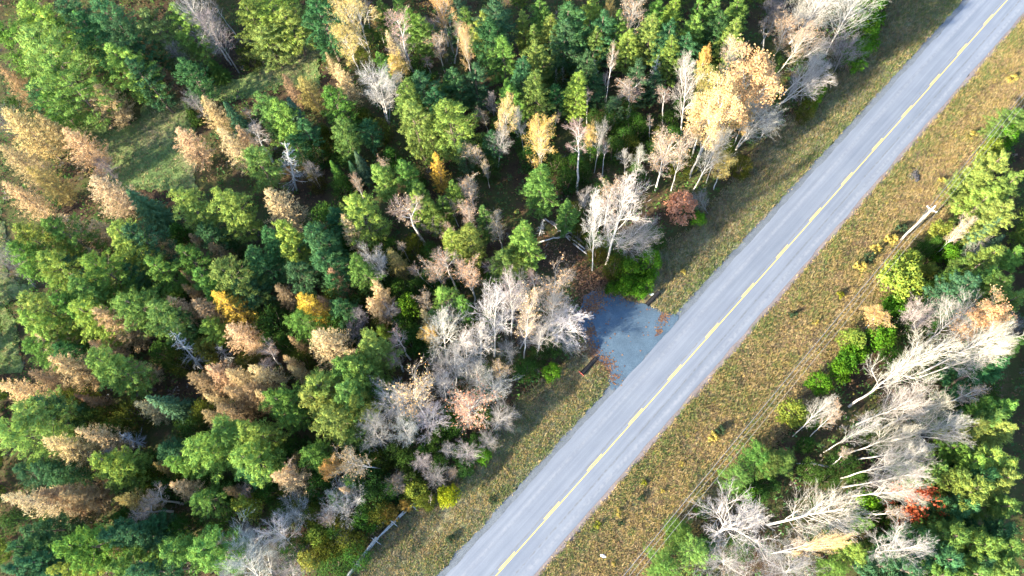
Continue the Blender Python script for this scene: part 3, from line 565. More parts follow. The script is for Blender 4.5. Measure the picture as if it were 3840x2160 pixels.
# ================================================================== every tree the photograph shows: look, tip, crown width (read off the photo) and, where seen, trunk foot
DATA = {
'A': '''Py 180 210 470 h19; P 330 430 400; Py 150 10 400 h17; P -50 150 320; S 545 70 230 h15; Pd 700 -20 400; Pd 850 140 330; P 1070 70 290; Py 1290 20 260; Py 800 330 300; Pd 960 440 240;
Lo 1050 265 190 h13; Bg 1290 320 150 h9; B 1390 0 300 b1740,480; Bg 1540 80 230 b1800,540; T 1590 0 80 b1810,310; S 1575 440 170 h6; Py 1830 -20 250; De 1840 330 170; Lp 720 640 250 h11; L 40 830 320; L 480 970 270; L 285 870 190 h11; L 0 1100 230; Lo 200 1260 230; L 20 1370 230;
Lp 700 1340 280 h12; Bg -10 880 200 h8; Lb 10 510 220; S 1385 770 130 h6; Bg 1430 720 150 h8; L 1530 730 170; Lp 1345 975 250 h11; Lp 1650 970 250 h12; L 1790 950 160 h10; Sb 1690 770 170 h8; T 1860 830 90 b1930,960; P 1870 1110 270 h13; Pd 560 90 300; P 320 700 260 h11; Bg 760 1240 170 h6;
Pd 1330 420 200; De 1220 440 170; Pd 430 -30 300; Pd 200 620 280 h12; Lb 1180 480 150 h9; D 1440 470 190; D 30 760 200; Pd 1000 250 220''',
'B': '''Pd 1760 980 170 h10; D 1730 1200 180; Pd 1560 1060 170 h10; D 1850 880 170; Pd 820 900 170 h9; D 1030 430 160; D 1200 470 170; D 840 200 160; D 1300 560 160; D 1640 620 170;
Py 60 -80 440 h14; Py 190 50 350 h12; Py 20 190 300 h11; Pd 430 -50 300; Yo 460 70 90 b470,300; Y 690 -20 270 h16; Y 660 230 230 h11; T 830 0 90 b860,240; Y 890 60 80 h10; P 930 -10 160; Op 1050 80 200 h17; Lp 985 230 100 h11; B 1060 280 210 b1170,550; Op 1300 140 130 b1320,420; Op 1400 90 140 b1450,350; Op 1525 150 130 b1500,480; O 1350 265 160 b1420,530; Op 1290 430 120 b1320,560; Y 1570 250 120 h13;
P 1130 60 200; P 1230 110 170; Yo 1410 -40 190 h14; P 1050 -40 170; P 1560 60 150; Py 1690 90 170; Pd 1790 -10 280; P 1840 250 250; Pd 1750 130 260; P 1890 600 160 h12; De 800 370 160; P 930 390 140 h11; Y 1045 430 140 h10; L 530 400 80 h7; Lp 610 490 180 h13; Lo 330 570 200 h10; Lb 205 560 120 h10; P 540 640 220; P 600 880 200; Wt 900 560 290 b1005,940; B 1010 570 180 b1010,930;
P 10 690 210; Py 130 750 230; Sb 235 730 220 h13; P 1100 600 260; Pd 1230 540 260; P 1430 560 140 h11; Pd 1480 480 200; Py 1420 750 330; Py 1150 770 270; De 810 830 120; De 490 950 170; D 430 1080 210; N 215 1070 230 b310,1440; Bg 390 1230 130 h8; S 560 1210 130 h9; Sb 745 1140 140 h9; Sb 700 1210 120 h7; Py 870 1235 170; P 1070 1210 160; P 1200 1370 140; Ly 1350 1160 150 h12; O 1620 1100 130 b1740,1330; O 1720 1230 70 h8; O 1585 1360 140 h11; Y 1890 765 130 b1830,1230;
Bg 1770 700 120 b1800,930; B 1860 960 180 b1825,1270; O 1690 820 90 b1760,1000; O 935 1200 80 h8; O 735 1330 90 h8; Bg 1510 1000 120 b1530,1210; Py 1480 1370 130 h10; Op 0 950 200 b130,1230; De 540 1040 130; Pd 320 900 190 h11; D 640 1090 180; D 690 780 190; De 900 940 170; D 620 1330 170; De 420 1300 140; D 1000 1120 180; P 1290 930 220 h10; D 1560 900 170; Pd 1640 480 180; Pd 1490 -30 200; D 1690 1050 170; Pd 1330 640 200; D 1180 1290 150; Pd 260 1000 180 h9''',
'C': '''Pd 620 570 170 h9; D 1000 560 180 h6; Pd 780 720 160 h8; D 280 560 170; Pd 1090 530 150 h9; D 1230 970 170; D 620 860 160; D 850 980 170; D 1180 1060 180; Pd 520 1000 140 h8; D 100 1000 170; D 140 1130 180; Pd 1440 330 170 h9; D 1620 450 160; D 420 1300 170; D 950 1230 170;
Py 75 75 140; P 200 -30 180; Py 275 95 180; P 170 165 110; Py 170 315 220; P 150 540 240; P 0 640 180; Pd 430 10 300; Pd 390 130 240; Py 610 -30 190; Y 740 -10 90; P 635 215 140; Pd 560 390 200; P 800 85 170; Py 890 200 170; Py 1045 95 230; P 1090 -20 160; Py 1230 -30 190; P 1405 -20 120; Py 1415 85 180; Py 1235 255 190; P 1545 -20 140; P 1735 -30 210; Py 1690 125 200;
O 920 -30 200 h15; Yo 1470 365 90 h10; O 1690 305 140 h14; Op 1905 150 110 b1890,410; N 625 440 100 b620,690; T 675 360 60 b650,540; N 335 500 50 b330,640; N 380 470 50 b385,610; Op 785 325 90 b700,840; Op 850 590 230 b870,900; Op 940 665 120 b880,890; N 1110 400 130 b1040,700; Op 1160 650 120 b1130,960; B 1340 430 240 b1270,1040;
Y 1500 530 180 h12; Yp 1640 640 260 b1340,1340; Yp 1880 460 420 b1400,1200; B 1590 1010 230 b1370,1430; B 1900 830 330 b1690,1130; Yp 1930 600 200 h14; Yp 1480 740 250 h16; Yo 1780 830 150 h10; Y 1570 1030 110 h13; Y 1620 1170 150 h10; Op 480 910 200 b490,1449; Y 590 950 100 b590,1210; B 690 930 120 b620,1300; T 720 1060 80 b680,1320; B 850 1130 90 b850,1320; B 975 1120 130 h10; O 1190 1060 280 b1080,1440; T 1050 870 60 b1040,1100;
Yo 210 955 230 h14; Op 220 830 120 b215,970; T 115 770 80 b150,980; B 30 820 130 b90,1150; T 345 860 80 b310,1010; P 190 1250 260; Py 490 535 200; Op 565 670 90 b565,935; O 1320 1050 150 b1200,1440; Op 720 540 70 b700,800;
D 740 830 170; D 930 850 190; D 1000 910 150; De 1110 950 170; De 920 1050 160; D 790 1050 170; D 700 1370 170; D 330 1170 170; Pd 330 640 160 h10; D 640 1100 150; D 1190 860 150; De 1310 1150 190; D 250 880 150; D 560 1230 160; D 1090 1060 150; De 1760 1180 150; De 1650 1060 170; Pd 1190 150 220; Pd 680 90 210; D 460 1180 150; D 850 740 190; Pd 960 440 180; D 1330 720 160; Pd 1340 230 180; Pd 1590 90 200; De 1480 470 150; D 420 380 220; Pd 60 420 200''',
'D': '''B 490 -70 340 b160,330; B 710 -40 390 b440,400; O 75 100 140 b-50,330; O 165 150 180 b20,470; O 320 210 220 b60,560; B 440 330 160 b180,480; B 430 420 190 b100,720; B 415 530 250 b60,810; G 850 -30 230 h8; G 770 130 230 h8; G 720 300 190 h7; De 450 530 170; G 390 640 150 h6; De 290 830 90 h3; Bg 600 320 240 b500,540; D 60 640 90; B 300 20 230 b120,250; Bg 60 20 200 b0,200; B 20 900 180 b-60,1050; G 790 210 200 h6; D 60 400 150; D 250 340 160; De 340 730 140;
P 1920 820 230 h9; Gy 1745 1080 160 h5; Py 1650 1260 210 h11; Py 1810 1140 240; Py 1910 1280 230; Gy 1700 1180 140 h4; G 1560 1390 150 h4; G 1850 950 170 h6''',
'E': '''Sb 950 -20 270 h12; Py 1310 -20 270; Py 1630 -10 270; P 330 200 300; Py 85 265 330; P 60 390 300; Py 260 470 290; L 450 175 220 h13; L 700 215 130 h11; Py 800 245 300; Pd 940 240 280; P 640 470 330; L 1130 320 190 h10; P 1100 495 230; P 1350 430 210; P 1620 510 330; P 1470 590 220; Lb 1430 320 150 h9; Lb 1580 390 170 h9; Bg 20 440 220 b270,720; Py 910 635 150 h10; T 640 730 120 b770,860; Py 110 765 320; P 490 670 290; P 390 760 260; Py 540 860 260; Py 120 920 270; P 880 755 300; P 1090 830 260;
Lb 1370 600 90 h11; Lb 1375 700 110 h10; Lp 1270 800 180 h12; Ly 1610 760 280; L 1460 820 210; Lp 1720 1010 240 h11; Py 1530 970 200 h10; Gy 1500 1150 190 h6; N 1290 1050 210 b1530,1330; N 1630 1150 140 b1730,1270; L 710 890 330; L 680 1130 210 h10; L 960 1280 150 h9; Lp 260 1065 210 h11; P 180 1120 260 h11; Pd 390 1150 220 h10; D 600 1150 210; L 375 1250 250; P 630 1235 320; Lb 225 1360 200 h10; Lb 1430 1380 200; Lp 1560 1320 200; Lp 1710 1350 190; Lp 1890 1320 200; De 1270 1240 190; De 1820 1270 180; D 1400 1000 210; Pd 930 570 260 h11; D 1280 660 180; Pd 1750 650 250 h12; D 1300 250 230; Pd 1500 250 230 h11; De 620 380 150; Pd 450 490 210 h12; D 800 700 190; D 1100 620 200; De 380 950 190; Lp 640 420 120 h8; D 1160 1180 200; De 1080 120 130; D 700 1270 190; Pd 1850 430 230; D 1650 370 190; Pd 1230 900 220 h11''',
'F': '''Pd 560 120 190 h11; D 900 480 180; D 1060 700 180; D 760 760 170; Pd 570 620 190 h10; D 1330 620 160; D 1180 690 150; D 1080 950 170; D 1330 1180 170;
Lp 80 -10 310 h13; Py 200 210 230 h17; Pd 410 250 280; Pd 40 290 230; Pd 250 540 240 h12; D 480 120 260 h10; Py 720 5 320; Lp 650 170 170 h14; Op 1110 65 270 h15; Py 1190 -20 160; P 1300 40 160; P 1380 50 130; O 1440 60 100 b1530,260; O 1590 95 160 b1660,370; O 1570 -70 140 b1650,120; Py 1450 255 170; Py 1590 265 210; P 1710 105 130 h13; P 1840 450 240 h12; B 1360 190 160 b1360,350; O 1810 195 150 b1865,440; Lo 1000 425 150 h11; Op 1080 395 80 b1160,520; Wt 870 490 230 b980,690;
P 720 495 220; L 890 675 170 h13; Lp 850 810 160 h11; Lb 560 585 190 h10; Lb 150 710 180 h9; Lb 470 790 150 h9; O 1340 545 180 b1430,760; Op 1400 450 180 b1515,750; O 1610 580 200 b1650,815; Op 1560 530 140 h11; T 1170 560 90 b1340,730; Py 1400 735 200 h11; P 1560 775 130; O 1430 855 140 h8; P 1310 900 130 h9; Lp 1250 885 120 h11; Yo 1290 1035 140 h11; Wt 1410 920 290 b1440,1300; Wt 1700 1010 250 b1700,1360; B 1500 1230 240 b1510,1480; B 1660 1290 230 b1665,1500; Wt 1590 1085 270 b1590,1400; Wt 1800 735 310 b1800,1240; Wt 1925 680 220 b1925,1080; B 1895 1170 170 h9; O 1830 1310 150 b1850,1470;
Ly 330 775 230 h12; P 290 930 250 h11; Lp 450 1060 320; L 240 1085 80 h8; L 210 1235 110 h10; Lp 240 1310 110 h9; Op 80 1165 170 b195,1320; Op 60 1310 160 b200,1410; Py 800 1090 270; P 620 1285 290; P 740 1270 260; Ly 430 1385 160 h11; Bg 760 915 150 b840,1050; Bg 700 1040 150 b800,1120; B 1000 860 150 b1035,1030; Op 1040 1050 150 b1165,1265; G 1120 800 170 h9; D 1200 1040 170; Gy 930 1020 90 h7; De 900 950 140; Op 1010 1220 160 b1110,1350; Bg 1390 1290 230 h10; D 1270 620 150; D 930 830 170; De 880 350 190; De 1180 350 170; D 640 380 210; D 350 850 200; D 550 950 230; D 60 900 260; De 560 730 180; D 170 1080 190; De 300 1220 170; D 640 1040 180; Pd 600 820 200 h10; D 1110 1080 190; De 1650 950 160; D 1500 580 130; G 1740 900 110 h6; D 1760 600 150; G 1700 1320 130 h4; D 900 640 160; Pd 480 430 230 h13; D 1000 380 170; Op 1440 250 120 b1500,470; Bg 1770 540 130 b1830,680; D 50 1040 170; D 1420 620 140; De 1650 560 130; O 1250 780 110 h9; D 1300 420 160; De 790 200 140''',
'G': '''Wt 640 25 200 b605,590; Wt 900 -90 360 b710,540; B 1110 400 270 b740,440; R 1300 20 250 h7; G 1050 470 190 h6; G 890 540 180 h5; De 770 510 160; G 870 670 150 h4; De 650 410 130 h4; De 520 230 140; D 600 290 120 h4; P 400 50 150 h12; De 460 90 150; D 1120 280 170; G 1430 170 110 h3; Bg 1410 20 140 b1490,170; O 340 655 270 b300,1000; O 150 805 210 b90,1250; Wt 430 920 290 b280,1120; B 40 655 240 b0,1000; B 230 1000 230 b190,1230; B 330 780 220 b270,1080; Op 165 615 120 b200,830; D 310 1130 150 h4; G 310 1320 140 h4; D 110 1320 170 h4; N 235 200 70 b205,330; Py 60 230 250; P 20 400 210 h11; B 470 1130 200 b340,1170; D 800 330 170; G 1010 630 160 h4; D 1060 280 150; G 960 720 130 h3; B 560 0 140 b490,180; O 760 -60 170 b690,300; B 150 1000 180 b60,1180; D 200 1200 150 h4; G 760 700 110 h3; D 40 1330 140 h4''',
'H': '''Py 1740 -50 240 h12; Py 1860 50 250; Sb 1765 185 180 h12; Sb 1785 325 170 h10; O 1530 220 120 b1250,490; B 1620 420 200 b1440,570; Gy 1360 250 170 h5; D 1300 340 160 h5; D 1230 410 130 h4; Gy 1120 470 180 h5; Gy 1080 610 330 h7; D 1230 700 190 h5; S 1450 580 200 h8; Py 1810 410 210; P 1910 400 170; Pd 1620 630 280; P 1860 630 290; P 1730 560 200; G 1000 830 210 h4; Pd 1400 810 220 h8; Y 850 920 200 h5; Gy 690 1080 190 h5; G 910 1060 230 h5; G 700 1190 200 h4; B 1170 890 220 b1030,1060; B 1530 870 330 b1180,1150; Yp 1770 880 290 b1260,1190; B 1820 1080 320 b1120,1380; Wt 1820 1160 230 b1140,1400; B 1260 1160 400 b610,1620; Py 1870 950 170; Py 1900 1090 180; Pd 1770 1290 260; G 430 1410 170 h4; G 590 1320 170 h4; D 1180 790 150 h4; G 1410 400 160 h5; D 1350 680 160 h5; P 1560 480 180 h10; D 1480 750 170 h6; D 1330 960 170 h5; D 1080 1000 150 h4; P 1900 760 190; D 1560 1150 190 h5; D 1350 1270 200 h5; Gy 1260 560 130 h4; D 1000 1200 170 h4; Bg 1880 960 160 b1700,1060; D 1700 740 180 h6; G 620 1260 170 h4''',
'I': '''L 0 5 280 h13; Py 60 165 320; Py -40 300 340; Pd 280 120 190; Lp 345 420 330 h14; Lp 565 345 220 h13; De 450 130 290; De 700 200 210; De 900 180 250; D 600 250 240; Lb 630 105 130 h8; Lb 560 80 100 h8; Nb 890 370 170 b1090,470; Nb 750 470 160 b900,560; Nb 940 545 150 b980,640; Py 680 555 260; P 780 640 300 h11; De 1030 650 250; Pd 1200 480 220 h10; Lo 1160 600 120 h8; Py 1390 430 320; P 1600 320 290; Py 1790 330 270; Py 1760 520 300; P 1260 550 160 h12; Sb 1090 90 240 h12; Lp 1020 140 160 h10; L 1540 80 100 h10; Lb 1700 30 230; Lb 1850 20 220; Lb 1650 170 220; Lb 1540 210 180;
Lp 20 850 330 h17; Lb 300 820 280 h13; Lb 470 830 260 h12; L 1290 755 190 h11; Lb 1690 790 110 h9; Op 1130 850 200 b1380,905; Op 1040 965 210 b1300,960; Lo 870 865 190 h11; P 1430 870 260 h12; Gy 1790 890 200 h8; Op 1820 805 170 b1932,890; Op 1640 1180 90 b1932,1215; B 1800 1120 170 b1950,1180; P 430 1215 340; P 805 1090 100 h12; Pd 720 1160 210; Pd 900 1080 210; Y 870 1270 140 b1110,1350; P 1200 1290 250; P 1450 1235 320; P 790 1390 210; Py 350 1380 170; Pd 50 1225 240; Pd 150 1340 240; Pd 20 1390 260; Pd 130 1090 200; Wt 1790 1240 400 b1990,1500; Bg 1830 1110 140 b1940,1200; Pd 230 640 210 h11; Pd 400 650 190 h10; Pd 100 650 230 h11; D 1700 880 170; D 540 570 190; D 860 1000 220; D 1280 1100 220; Pd 1000 1160 230 h10; D 1500 760 200; De 1330 660 200; D 320 1000 210; D 1180 750 200; Pd 1090 1050 200 h9; D 1600 1100 190; D 750 330 210; D 1350 330 210; De 1050 820 150; D 650 1290 200; Pd 980 1380 200; D 1660 790 180; Pd 1820 640 220 h12; D 30 1020 200; D 250 1130 180; De 1480 160 180; D 1000 560 170''',
'J': '''Lp 0 55 150 h11; P 90 90 290; Py 380 50 260; Py 430 -30 290; P 610 0 290; Py 700 90 200; Py 470 190 300; P 370 510 220 h12; P 700 330 260 h9; P 910 30 200 h10; Wt 1010 90 290 b1090,270; Wt 1120 300 230 b1170,450; O 1180 20 310 b1290,270; Wt 1290 210 270 b1340,350; O 1585 140 330 b1600,310; Wt 1420 -70 210 b1440,130; Wt 1800 -10 290 b1815,120; B 1870 230 220 b1800,340; B 1590 490 190 h7; B 1740 420 150 h6; B 1440 480 130 h6; Bg 860 300 300 b960,520; B 1240 570 150 h6; Bg 1340 690 170 h6; O 1490 670 100 h3; D 1120 550 180 h6; Gy 1180 800 190 h5; D 1370 580 150 h5; D 1470 310 150 h5; D 1560 610 150 h4; G 1690 500 140 h4; G 1740 410 110 h4;
Yo 295 545 110 b390,590; Yo 530 620 160 b690,640; O 660 580 200 b960,640; L 125 690 290 h12; O 210 640 140 b360,760; O 1040 740 180 h5; D 430 750 230; P 680 740 170 h7; P 560 850 140 h7; D 850 700 210; D 820 870 220; Go 1110 900 120 h3.5; Go 1000 960 140 h3.5; De 900 960 190; Wt 650 860 290 b710,1000; Lp 630 790 80 h9; Wt 290 930 240 b350,1070; Wt 120 1080 240 b310,1250; Op 510 990 180 b620,1040; Bg 640 1120 190 b640,1160; B 90 1180 310 b110,1430; B 270 1340 330 b290,1470; De 380 970 190; Gy 420 1140 190 h5; De 500 1240 190; Gy 370 1320 170 h5; D 550 1380 260 h5; D 150 960 200; De 620 1040 170; Sl 1430 830 170 h4; T 1315 840 40 b1320,935; D 120 560 260; D 250 470 200; D 460 680 190; De 300 880 190; D 60 800 200; D 660 580 180; D 780 560 180; D 980 780 180; D 1000 480 160; D 780 1010 190; De 680 1190 200; D 1330 440 150; D 1150 700 150; D 1240 480 130; D 780 420 200; De 900 560 160; D 700 1290 190; D 220 1230 190; De 1260 860 140; D 1640 420 150; D 1150 240 170; D 1480 160 160; D 1700 220 150; De 60 640 190; G 1690 30 150 h4; D 1520 480 140; D 330 640 190; D 1380 330 150; D 560 1080 170; De 200 790 160; O 1060 720 130 h4''',
'K': '''P 1280 1090 200 h8; P 1400 1250 280 h9; B 1830 990 500 b1490,1160; B 1640 1330 430 b1600,1360; G 1470 950 120 h4; P 1900 530 270 h9; P 1740 690 230 h8; G 1840 830 160 h5; D 1500 1230 170 h4; D 1750 1220 200 h5; D 1880 820 180 h5; P 1160 1370 260 h8''',
'L': '''B 1150 60 330 b640,320; B 1330 110 310 b820,350; T 1620 60 160 b1150,230; B 790 290 160 b420,515; B 1120 330 230 b590,530; B 1480 270 340 b890,440; B 1220 470 240 b670,570; B 1150 560 270 b550,710; B 1190 660 270 b570,780; B 1160 800 230 b600,850; T 1060 960 120 b660,975; B 640 980 480 b-10,1062; B 1100 1230 370 b650,1290; Rr 1290 870 380 h11; P 1870 170 200; Py 1630 260 200; P 1790 190 200; Py 1900 300 200; P 1500 450 170; Py 1630 540 200; Py 1760 490 240; Py 1890 560 200; P 1360 640 170; P 1560 690 210; Py 1690 770 330; Py 1890 690 250; P 1300 730 140; P 1350 950 140 h10; Pd 1280 1180 250; P 1510 1140 300; P 1770 1200 340; P 1860 1380 240; Pd 1470 1320 300;
P 800 1040 120 h7; Py 740 1270 180 h9; Yp 510 1180 120 b0,1285; O 270 1190 80 h7; B 150 1360 420 b130,1430; T 600 480 90 b465,630; B 495 95 150 b190,393; O 540 170 130 b320,395; Gy 240 190 210 h5; P 170 555 190 h8; P 50 540 210 h9; D 620 570 190 h5; D 730 690 190 h5; D 500 690 160 h4; G 790 890 210 h4; D 880 390 180 h5; D 370 640 170 h4; D 1210 690 170 h6; Pd 1110 1390 300; D 960 970 190 h5; D 700 980 190 h4; D 1080 620 170 h5; D 1300 480 180 h6; Pd 1420 250 170 h8; Pd 1720 640 220; Pd 1600 940 240; D 480 1180 190 h4; D 900 1200 170 h5; P 560 1400 200 h7; D 1250 1060 180 h5; D 330 420 150 h4; D 1730 60 220; P 1880 880 220; D 1660 160 190; D 1000 820 170 h4; D 40 740 170 h4; D 1500 180 170 h5; Pd 1880 1060 230; P 1650 1400 260; P 1910 1180 240; P 1900 1440 260; Pd 1700 1300 240; P 1400 1440 240; P 1560 1440 240; G 410 250 120 h4; D 1130 480 150 h5''',
}
LOOK = {  # proto set, crown colour, trunk colour, leaf colour, words, category, group, default height (None: grows with crown width)
 'P': ('pine', (.100, .175, .040), 'bright green bushy pine', 'white pines in the forest'), 'Py': ('pine', (.172, .240, .052), 'yellow-green bushy pine', 'white pines in the forest'),
 'Pd': ('pine', (.046, .110, .045), 'deep blue-green bushy pine', 'white pines in the forest'),  # sunlit pines get Py, shaded ones Pd: light put into crown colour
 'S': ('spruce', (.055, .105, .022), 'green pointed spruce', 'spruces in the forest'), 'Sb': ('spruce', (.055, .105, .055), 'blue-green pointed spruce', 'spruces in the forest'),
 'D': ('cedar', (.032, .070, .014), 'dark green low cedar', 'cedars under the taller trees'), 'De': ('cedar', (.060, .072, .012), 'olive low cedar', 'cedars under the taller trees'),
 'G': ('bush', (.060, .135, .012), 'fresh green leafy bush', 'bushes at the forest edges'), 'Gy': ('bush', (.16, .19, .035), 'yellow-green leafy bush', 'bushes at the forest edges'), 'Go': ('bush', (.20, .14, .03), 'ochre leafy bush', 'bushes at the forest edges'),
 'Sl': ('bush', (.20, .225, .012), 'small lone yellow-green sapling', None),
 'L': ('larch', (.45, .32, .17), 'golden feathery larch', 'larches turned gold'), 'Lp': ('larch', (.47, .35, .19), 'peach-tan feathery larch', 'larches turned gold'), 'Lb': ('larch', (.26, .18, .10), 'brown feathery larch', 'larches turned gold'),  # Lb: brown larches, and larches in shade dimmed by colour
 'Lo': ('larch', (.27, .215, .075), 'olive-tan feathery larch', 'larches turned gold'), 'Ly': ('larch', (.52, .37, .06), 'bright yellow feathery larch', 'larches turned gold'),
 'B': ('bare', (.245, .23, .215), 'bare pale-limbed tree', 'bare hardwoods'), 'Bg': ('bare', (.20, .185, .185), 'bare dull grey tree', 'bare hardwoods'), 'Wt': ('bare', (.36, .34, .325), 'bare very white tree', 'bare hardwoods'),
 'T': ('slender', (.26, .21, .18), 'slender bare white-stemmed tree', 'slender birches'),
 'O': ('copper', (.27, .23, .19), 'thin-leaved tree with copper leaves', 'trees with last brown leaves'), 'Op': ('slender', (.26, .20, .165), 'slender tree with pinkish-brown twigs', 'slender birches'),
 'Y': ('golden', (.36, .28, .18), 'pale golden-leaved tree', 'trees in yellow leaf'), 'Yo': ('golden', (.36, .26, .16), 'orange-gold leaved tree', 'trees in yellow leaf'),
 'Yp': ('golden', (.42, .32, .22), 'peach-gold leaved tree', 'trees in yellow leaf'),
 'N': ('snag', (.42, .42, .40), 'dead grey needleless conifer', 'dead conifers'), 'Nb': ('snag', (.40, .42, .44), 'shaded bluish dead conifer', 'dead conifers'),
 'R': ('maple', (.48, .22, .13), 'rusty-brown leafy maple', None), 'Rr': ('maple', (.48, .13, .05), 'red-orange leafy maple', None),
}
LEAFCOL = {'O': (.39, .255, .14), 'Op': (.32, .22, .145), 'T': (.3, .2, .1), 'Y': (.46, .34, .12), 'Yo': (.48, .30, .09), 'Yp': (.45, .295, .15)}
TRUNKCOL = {'B': (1.0, .98, .96), 'Bg': (.52, .5, .5), 'N': (.78, .79, .78), 'Nb': (.75, .8, .88), 'Wt': (1.15, 1.12, 1.08)}  # Bg dulled and Nb blued: shade put into the bark colour
CATEG = {'bush': 'bush', 'weed': 'weed'}
NAME = {'pine': 'pine_tree', 'spruce': 'spruce_tree', 'larch': 'larch_tree', 'cedar': 'cedar_tree', 'bush': 'bush', 'bare': 'bare_tree', 'slender': 'birch_tree', 'copper': 'hardwood_tree', 'golden': 'aspen_tree', 'snag': 'dead_tree', 'maple': 'maple_tree', 'weed': 'weed_clump'}
def def_h(kind, w):
    return {'pine': 8.5 + .026 * w, 'spruce': 6 + .022 * w, 'larch': 7 + .021 * w, 'cedar': min(3.2 + .014 * w, 8), 'bush': 1.6 + .014 * w, 'bare': 11 + .01 * w, 'slender': 12, 'copper': 12, 'golden': 12, 'snag': 9, 'maple': 7}[kind]
VIV = {'P', 'Py', 'Pd'}
CROWN_SCALE = {'pine': 1.16, 'spruce': 1.02, 'larch': 1.06, 'cedar': 1.15, 'bush': 1.05, 'bare': 1.02, 'slender': 1.05, 'copper': 1.06, 'golden': 1.05, 'snag': .95, 'maple': 1.0, 'weed': 1.0}
TREES = []
def parse():
    for t, txt in DATA.items():
        for e in txt.replace('\n', ' ').split(';'):
            f = e.split()
            if not f: continue
            look, x, y, w = f[0], float(f[1]), float(f[2]), float(f[3]); h = None; b = None
            for q in f[4:]:
                if q[0] == 'h': h = float(q[1:])
                if q[0] == 'b': b = tuple(float(k) for k in q[1:].split(','))
            TREES.append((t, look, x, y, w, h, b))
parse()
PLACED = []
def place(look, tip, w_px, h=None, foot=None, rng=random):
    kind, colr, words, grp = LOOK[look]
    if foot is not None:
        B = gp(*foot); r = ray(*tip); uu = r[:2] / -r[2]; h = CAM_H - (B @ uu) / (uu @ uu); h = max(3.0, min(h, 24.0))
        T = uu * (CAM_H - h)
    else:
        h = h if h else def_h(kind, w_px / S_T)
        T = gp(tip[0], tip[1], h); B = T + np.array([rng.gauss(0, .25), rng.gauss(0, .25)])
    R_ = w_px * depth(tip[0], tip[1], h) / F_PX / 2 * CROWN_SCALE[kind]
    lean = T - B; L = math.hypot(h, *lean)
    if np.hypot(*lean) > .55 * h: lean *= .55 * h / np.hypot(*lean)
    z0 = float(terr(B[0], B[1])) - .12
    ps = PROTO[kind]; asp = R_ / h
    cand = sorted(ps, key=lambda p: abs(math.log((p[2] / p[1]) / asp)))[:3]
    parts, H0, R0 = cand[0] if rng.random() < .55 else rng.choice(cand)
    root = empty(NAME[kind], (B[0], B[1], z0))
    q = Vector((lean[0], lean[1], h)).to_track_quat('Z', 'Y') if np.hypot(*lean) > .05 else Vector((0, 0, 1)).to_track_quat('Z', 'Y')
    rot = (q.to_matrix().to_4x4() @ Matrix.Rotation(rng.uniform(0, 6.283), 4, 'Z'))
    root.rotation_euler = rot.to_euler(); sxy = R_ / R0; root.scale = (sxy, sxy, L / H0)
    vary = lambda c, s: tuple(max(0, k * (1 + rng.gauss(0, s))) for k in c)
    bright = 1 + rng.gauss(0, .10)
    for nm, me in parts:
        o = link(nm, me, root)
        if nm == 'trunk' or nm == 'branches': c = TRUNKCOL.get(look, (1, 1, 1))
        elif nm == 'leaves': c = vary(LEAFCOL.get(look, (.4, .25, .06)), .06)
        else: c = vary(colr, .03 if kind in ('bare', 'copper', 'slender') else .04 if kind == 'larch' else .07)
        o.color = (*[k * (bright if nm in ('crown', 'leaves') else 1) for k in c], 1)
    root['category'] = {'bush': 'bush'}.get(kind, 'tree')
    if grp: root['group'] = grp
    tb = Vector((T[0], T[1], h)); base = np.array([B[0], B[1], 0.0])
    PLACED.append(dict(o=root, look=look, words=words, w=w_px / S_T, tip=np.array(tip), B=B, h=h, R=R_, kind=kind, foot=foot is not None))
    return root
for (t, look, x, y, w, h, b) in TREES:
    place(look, tp(t, x, y), w * S_T, h, tp(t, *b) if b else None)

# ------------------------------------------------------------------ labels: look, size and where it stands against something one can find
LM = {'gravel pullout': (2330, 1250), 'rusty-brown maple by the road': (2545, 800), 'red-orange maple': (3470, 1930), 'utility pole': (3440, 840), 'pile of fallen trunks': (2135, 880),
      'open grass clearing': (560, 590), 'grassy lane': (1140, 250), 'split-rail fence': (1400, 2020), 'lone yellow-green sapling': (1672, 1890), 'whitest dead conifer': (1085, 640),
      'spidery dead conifer at left': (700, 1310), 'big orange-gold tree by the road': (2770, 330), 'bright orange-gold aspen': (2020, 550), 'bright yellow cone-shaped larch': (1635, 630),
      'big white forked tree': (1420, 370), 'bluish dead conifers': (430, 1690), 'very large peach larch at lower left': (110, 1920), 'shaded meadow on the left edge': (40, 1220),
      'white bare tree near the fence': (1300, 1910), 'broad yellow-green bush': (3400, 1050), 'peach-gold crown on the right': (3700, 1190), 'top left corner': (0, 0), 'top edge centre': (1920, 0), 'bottom left corner': (0, 2160), 'right edge middle': (3840, 1080), 'bottom right corner': (3840, 2160),
      'where the road leaves the top edge': (3640, 100), 'bottom edge at the fence': (1300, 2160), 'middle of the forest': (1000, 1080), 'white dead snag trio': (2230, 280)}
LM.pop('white dead snag trio')
ORD = ['nearest', 'second nearest', 'third nearest', 'fourth nearest', 'fifth nearest', 'sixth nearest', 'seventh nearest', 'eighth nearest', 'ninth nearest', 'tenth nearest']
def cls(p):
    if p['kind'] in ('pine', 'larch', 'cedar', 'bare'):
        lo, hi = {'pine': (165, 300), 'larch': (150, 270), 'cedar': (150, 215), 'bare': (160, 300)}[p['kind']]
        if p['w'] <= lo: return 'slim ' + p['words']
        if p['w'] >= hi: return 'broad ' + p['words']
    return p['words']
def project(x, y, z):
    c = np.linalg.inv(CR) @ np.array([x, y, z - CAM_H]); return np.array([W_PX / 2 + c[0] / -c[2] * F_PX, H_PX / 2 - c[1] / -c[2] * F_PX])
for p in PLACED:
    p['mid'] = .7 * p['tip'] + .3 * project(p['B'][0], p['B'][1], p['h'] * .5); p['cls'] = cls(p)
CAND = {}
